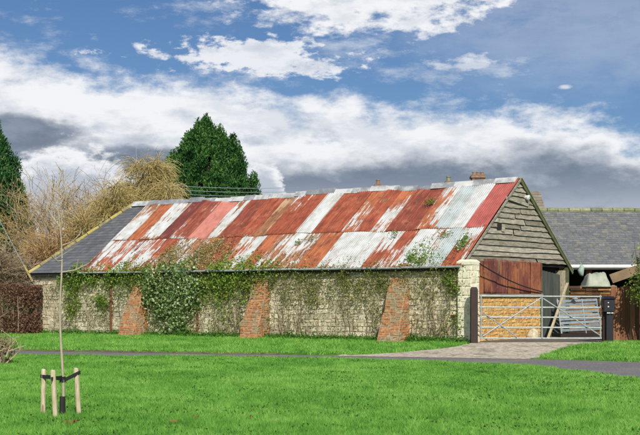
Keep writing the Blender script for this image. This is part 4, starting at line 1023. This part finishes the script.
mul = lambda a, b: mathn(nt, 'MULTIPLY', a, b); add = lambda a, b: mathn(nt, 'ADD', a, b); sub = lambda a, b: mathn(nt, 'SUBTRACT', a, b)
mx2 = lambda a, b: mathn(nt, 'MAXIMUM', a, b)
n1 = noise(nt, vec(mul(A, .75), mul(E, 1.5), 3.1), 1.15, 12, .60)
n1b = noise(nt, vec(mul(A, .75), mul(add(E, .10), 1.5), 3.1), 1.15, 12, .60)
n2 = noise(nt, vec(mul(A, 1.2), mul(E, 2.6), 8.0), 2.0, 12, .62)
n3 = noise(nt, vec(A, mul(E, 2), 5.0), 5.0, 10, .6)
N1 = sub(n1, .5); N2 = sub(n2, .5); N3 = sub(n3, .5)
# main bank
etop = add(2.06, mul(A, -.13))
d1 = add(add(sub(etop, E), mul(N1, 1.5)), mul(N2, .9))
bank = sstep(nt, d1, -.10, .34)
def blob(cx, cy, rx, ry):
    dx = mul(sub(A, cx), 1/rx); dy = mul(sub(E, cy), 1/ry)
    return sub(1., mathn(nt, 'SQRT', add(mul(dx, dx), mul(dy, dy))))
cl = add(add(blob(.55, 2.95, 1.5, .42), mul(N2, 2.0)), mul(N3, .9)); cl = sstep(nt, cl, -.08, .42)
cl2 = add(add(blob(-.65, 2.35, 1.1, .22), mul(N2, 3.4)), mul(N3, 1.8)); cl2 = sstep(nt, cl2, .0, .5, 0, .9)
cl3 = add(add(blob(2.42, 2.02, .10, .035), mul(N3, 1.6)), mul(N2, 1.)); cl3 = sstep(nt, cl3, .0, .9, 0, .8)
cl4 = add(add(blob(1.5, 2.3, .55, .16), mul(N2, 3.6)), mul(N3, 2.0)); cl4 = sstep(nt, cl4, .15, 1.1, 0, .75)
veil = mul(sstep(nt, add(add(blob(2.6, 2.6, 2.4, .9), mul(N1, .8)), mul(N2, .5)), 0, .8), .24)
wisps = mx2(sstep(nt, n2, .60, .78, 0, .55), mul(sstep(nt, noise(nt, vec(mul(A, .8), mul(E, 2.2), 21.), 1.5, 11, .66), .50, .72, 0, .5), 1.))
high = mul(sstep(nt, n1, .56, .68), sstep(nt, E, 3.4, 4.6))
cov = mx2(mx2(mx2(bank, cl), mx2(cl2, cl3)), mx2(mx2(veil, cl4), mx2(wisps, high)))
# shading of the bank
relief = add(mul(sub(n1, n1b), 3.0), mul(N3, .35))
dark = sstep(nt, add(add(sub(add(1.50, mul(A, -.03)), E), mul(N1, .9)), mul(N2, .30)), .0, .30)
lowl = sstep(nt, add(E, mul(N2, .8)), .80, 1.25)    # lighter haze near the horizon
dcol = mix(nt, lowl, (.37,.42,.50), (.185,.235,.315))
dcol = mix(nt, sstep(nt, N2, -.15, .15), mix(nt, 1., dcol, (.82,.84,.88), 'MULTIPLY'), mix(nt, 1., dcol, (1.25,1.22,1.18), 'MULTIPLY'))
wl = sstep(nt, add(add(.68, relief), mul(N2, .35)), .15, .70)
wcol = mix(nt, wl, (.52,.58,.68), (.90,.91,.94))
wcol = mix(nt, sstep(nt, noise(nt, vec(mul(A, .9), mul(E, 2.4), 12.), 1.6, 10, .6), .46, .64, 0, .55), wcol, (.60,.65,.73))
dl = mx2(add(add(blob(-3.0, 1.55, .75, .24), mul(N2, .9)), mul(N3, .4)), add(add(blob(-1.75, 1.30, .95, .20), mul(N2, .9)), mul(N3, .4)))
dark = mx2(dark, sstep(nt, dl, -.05, .40, 0, .95))
ccol = mix(nt, dark, wcol, dcol)
p1 = add(add(blob(-2.5, .85, .80, .66), mul(N2, .9)), mul(N3, .7)); p2 = add(add(blob(-.58, 1.08, .24, .28), mul(N3, 1.3)), mul(N2, .9)); p3 = add(add(blob(-1.75, .85, .8, .40), mul(N2, .9)), mul(N3, .7))
def puff(c, p):
    m_ = sstep(nt, p, .0, .22); body = mix(nt, sstep(nt, add(p, mul(relief, .7)), .05, .75), (.90,.91,.94), (.50,.55,.64)); return mix(nt, m_, c, body)
ccol = puff(ccol, p3); ccol = puff(ccol, p1); ccol = puff(ccol, p2)
# blue tint of thin cloud
bg2 = N(nt, 'ShaderNodeBackground'); bg2.inputs[1].default_value = 1.0; nt.links.new(ccol, bg2.inputs[0])
# deepen the clear sky a little through the sky texture colour
mxs = N(nt, 'ShaderNodeMixShader'); nt.links.new(cov, mxs.inputs[0]); nt.links.new(bg1.outputs[0], mxs.inputs[1]); nt.links.new(bg2.outputs[0], mxs.inputs[2])
wo = N(nt, 'ShaderNodeOutputWorld'); nt.links.new(mxs.outputs[0], wo.inputs[0])
w.cycles.sampling_method = 'MANUAL'; w.cycles.sample_map_resolution = 1024

sun = bpy.data.lights.new('sun', 'SUN'); sun.energy = 4.6; sun.angle = R(.53); sun.color = (1, .94, .83)
so = bpy.data.objects.new('sun', sun); C.objects.link(so)
sd = Vector((hx*math.cos(SUNEL), hy_*math.cos(SUNEL), math.sin(SUNEL))).normalized()
so.rotation_euler = sd.to_track_quat('Z', 'Y').to_euler(); so.location = (5, -10, 30)

# ------------------------------------------------------------------ camera
cam = bpy.data.cameras.new('camera'); cam.sensor_width = 36; cam.lens = 36*F/640; cam.shift_y = (HZ-217.5)/640; cam.clip_end = 4000; cam.clip_start = .1
co = bpy.data.objects.new('camera', cam); C.objects.link(co); co.location = (0, 0, EYE); co.rotation_euler = (R(90), 0, 0); sc.camera = co
sc.view_settings.view_transform = 'Standard'; sc.view_settings.look = 'None'; sc.view_settings.exposure = 0; sc.view_settings.gamma = 1
sc.view_settings.use_curve_mapping = False
sc.cycles.max_bounces = 6; sc.cycles.diffuse_bounces = 3
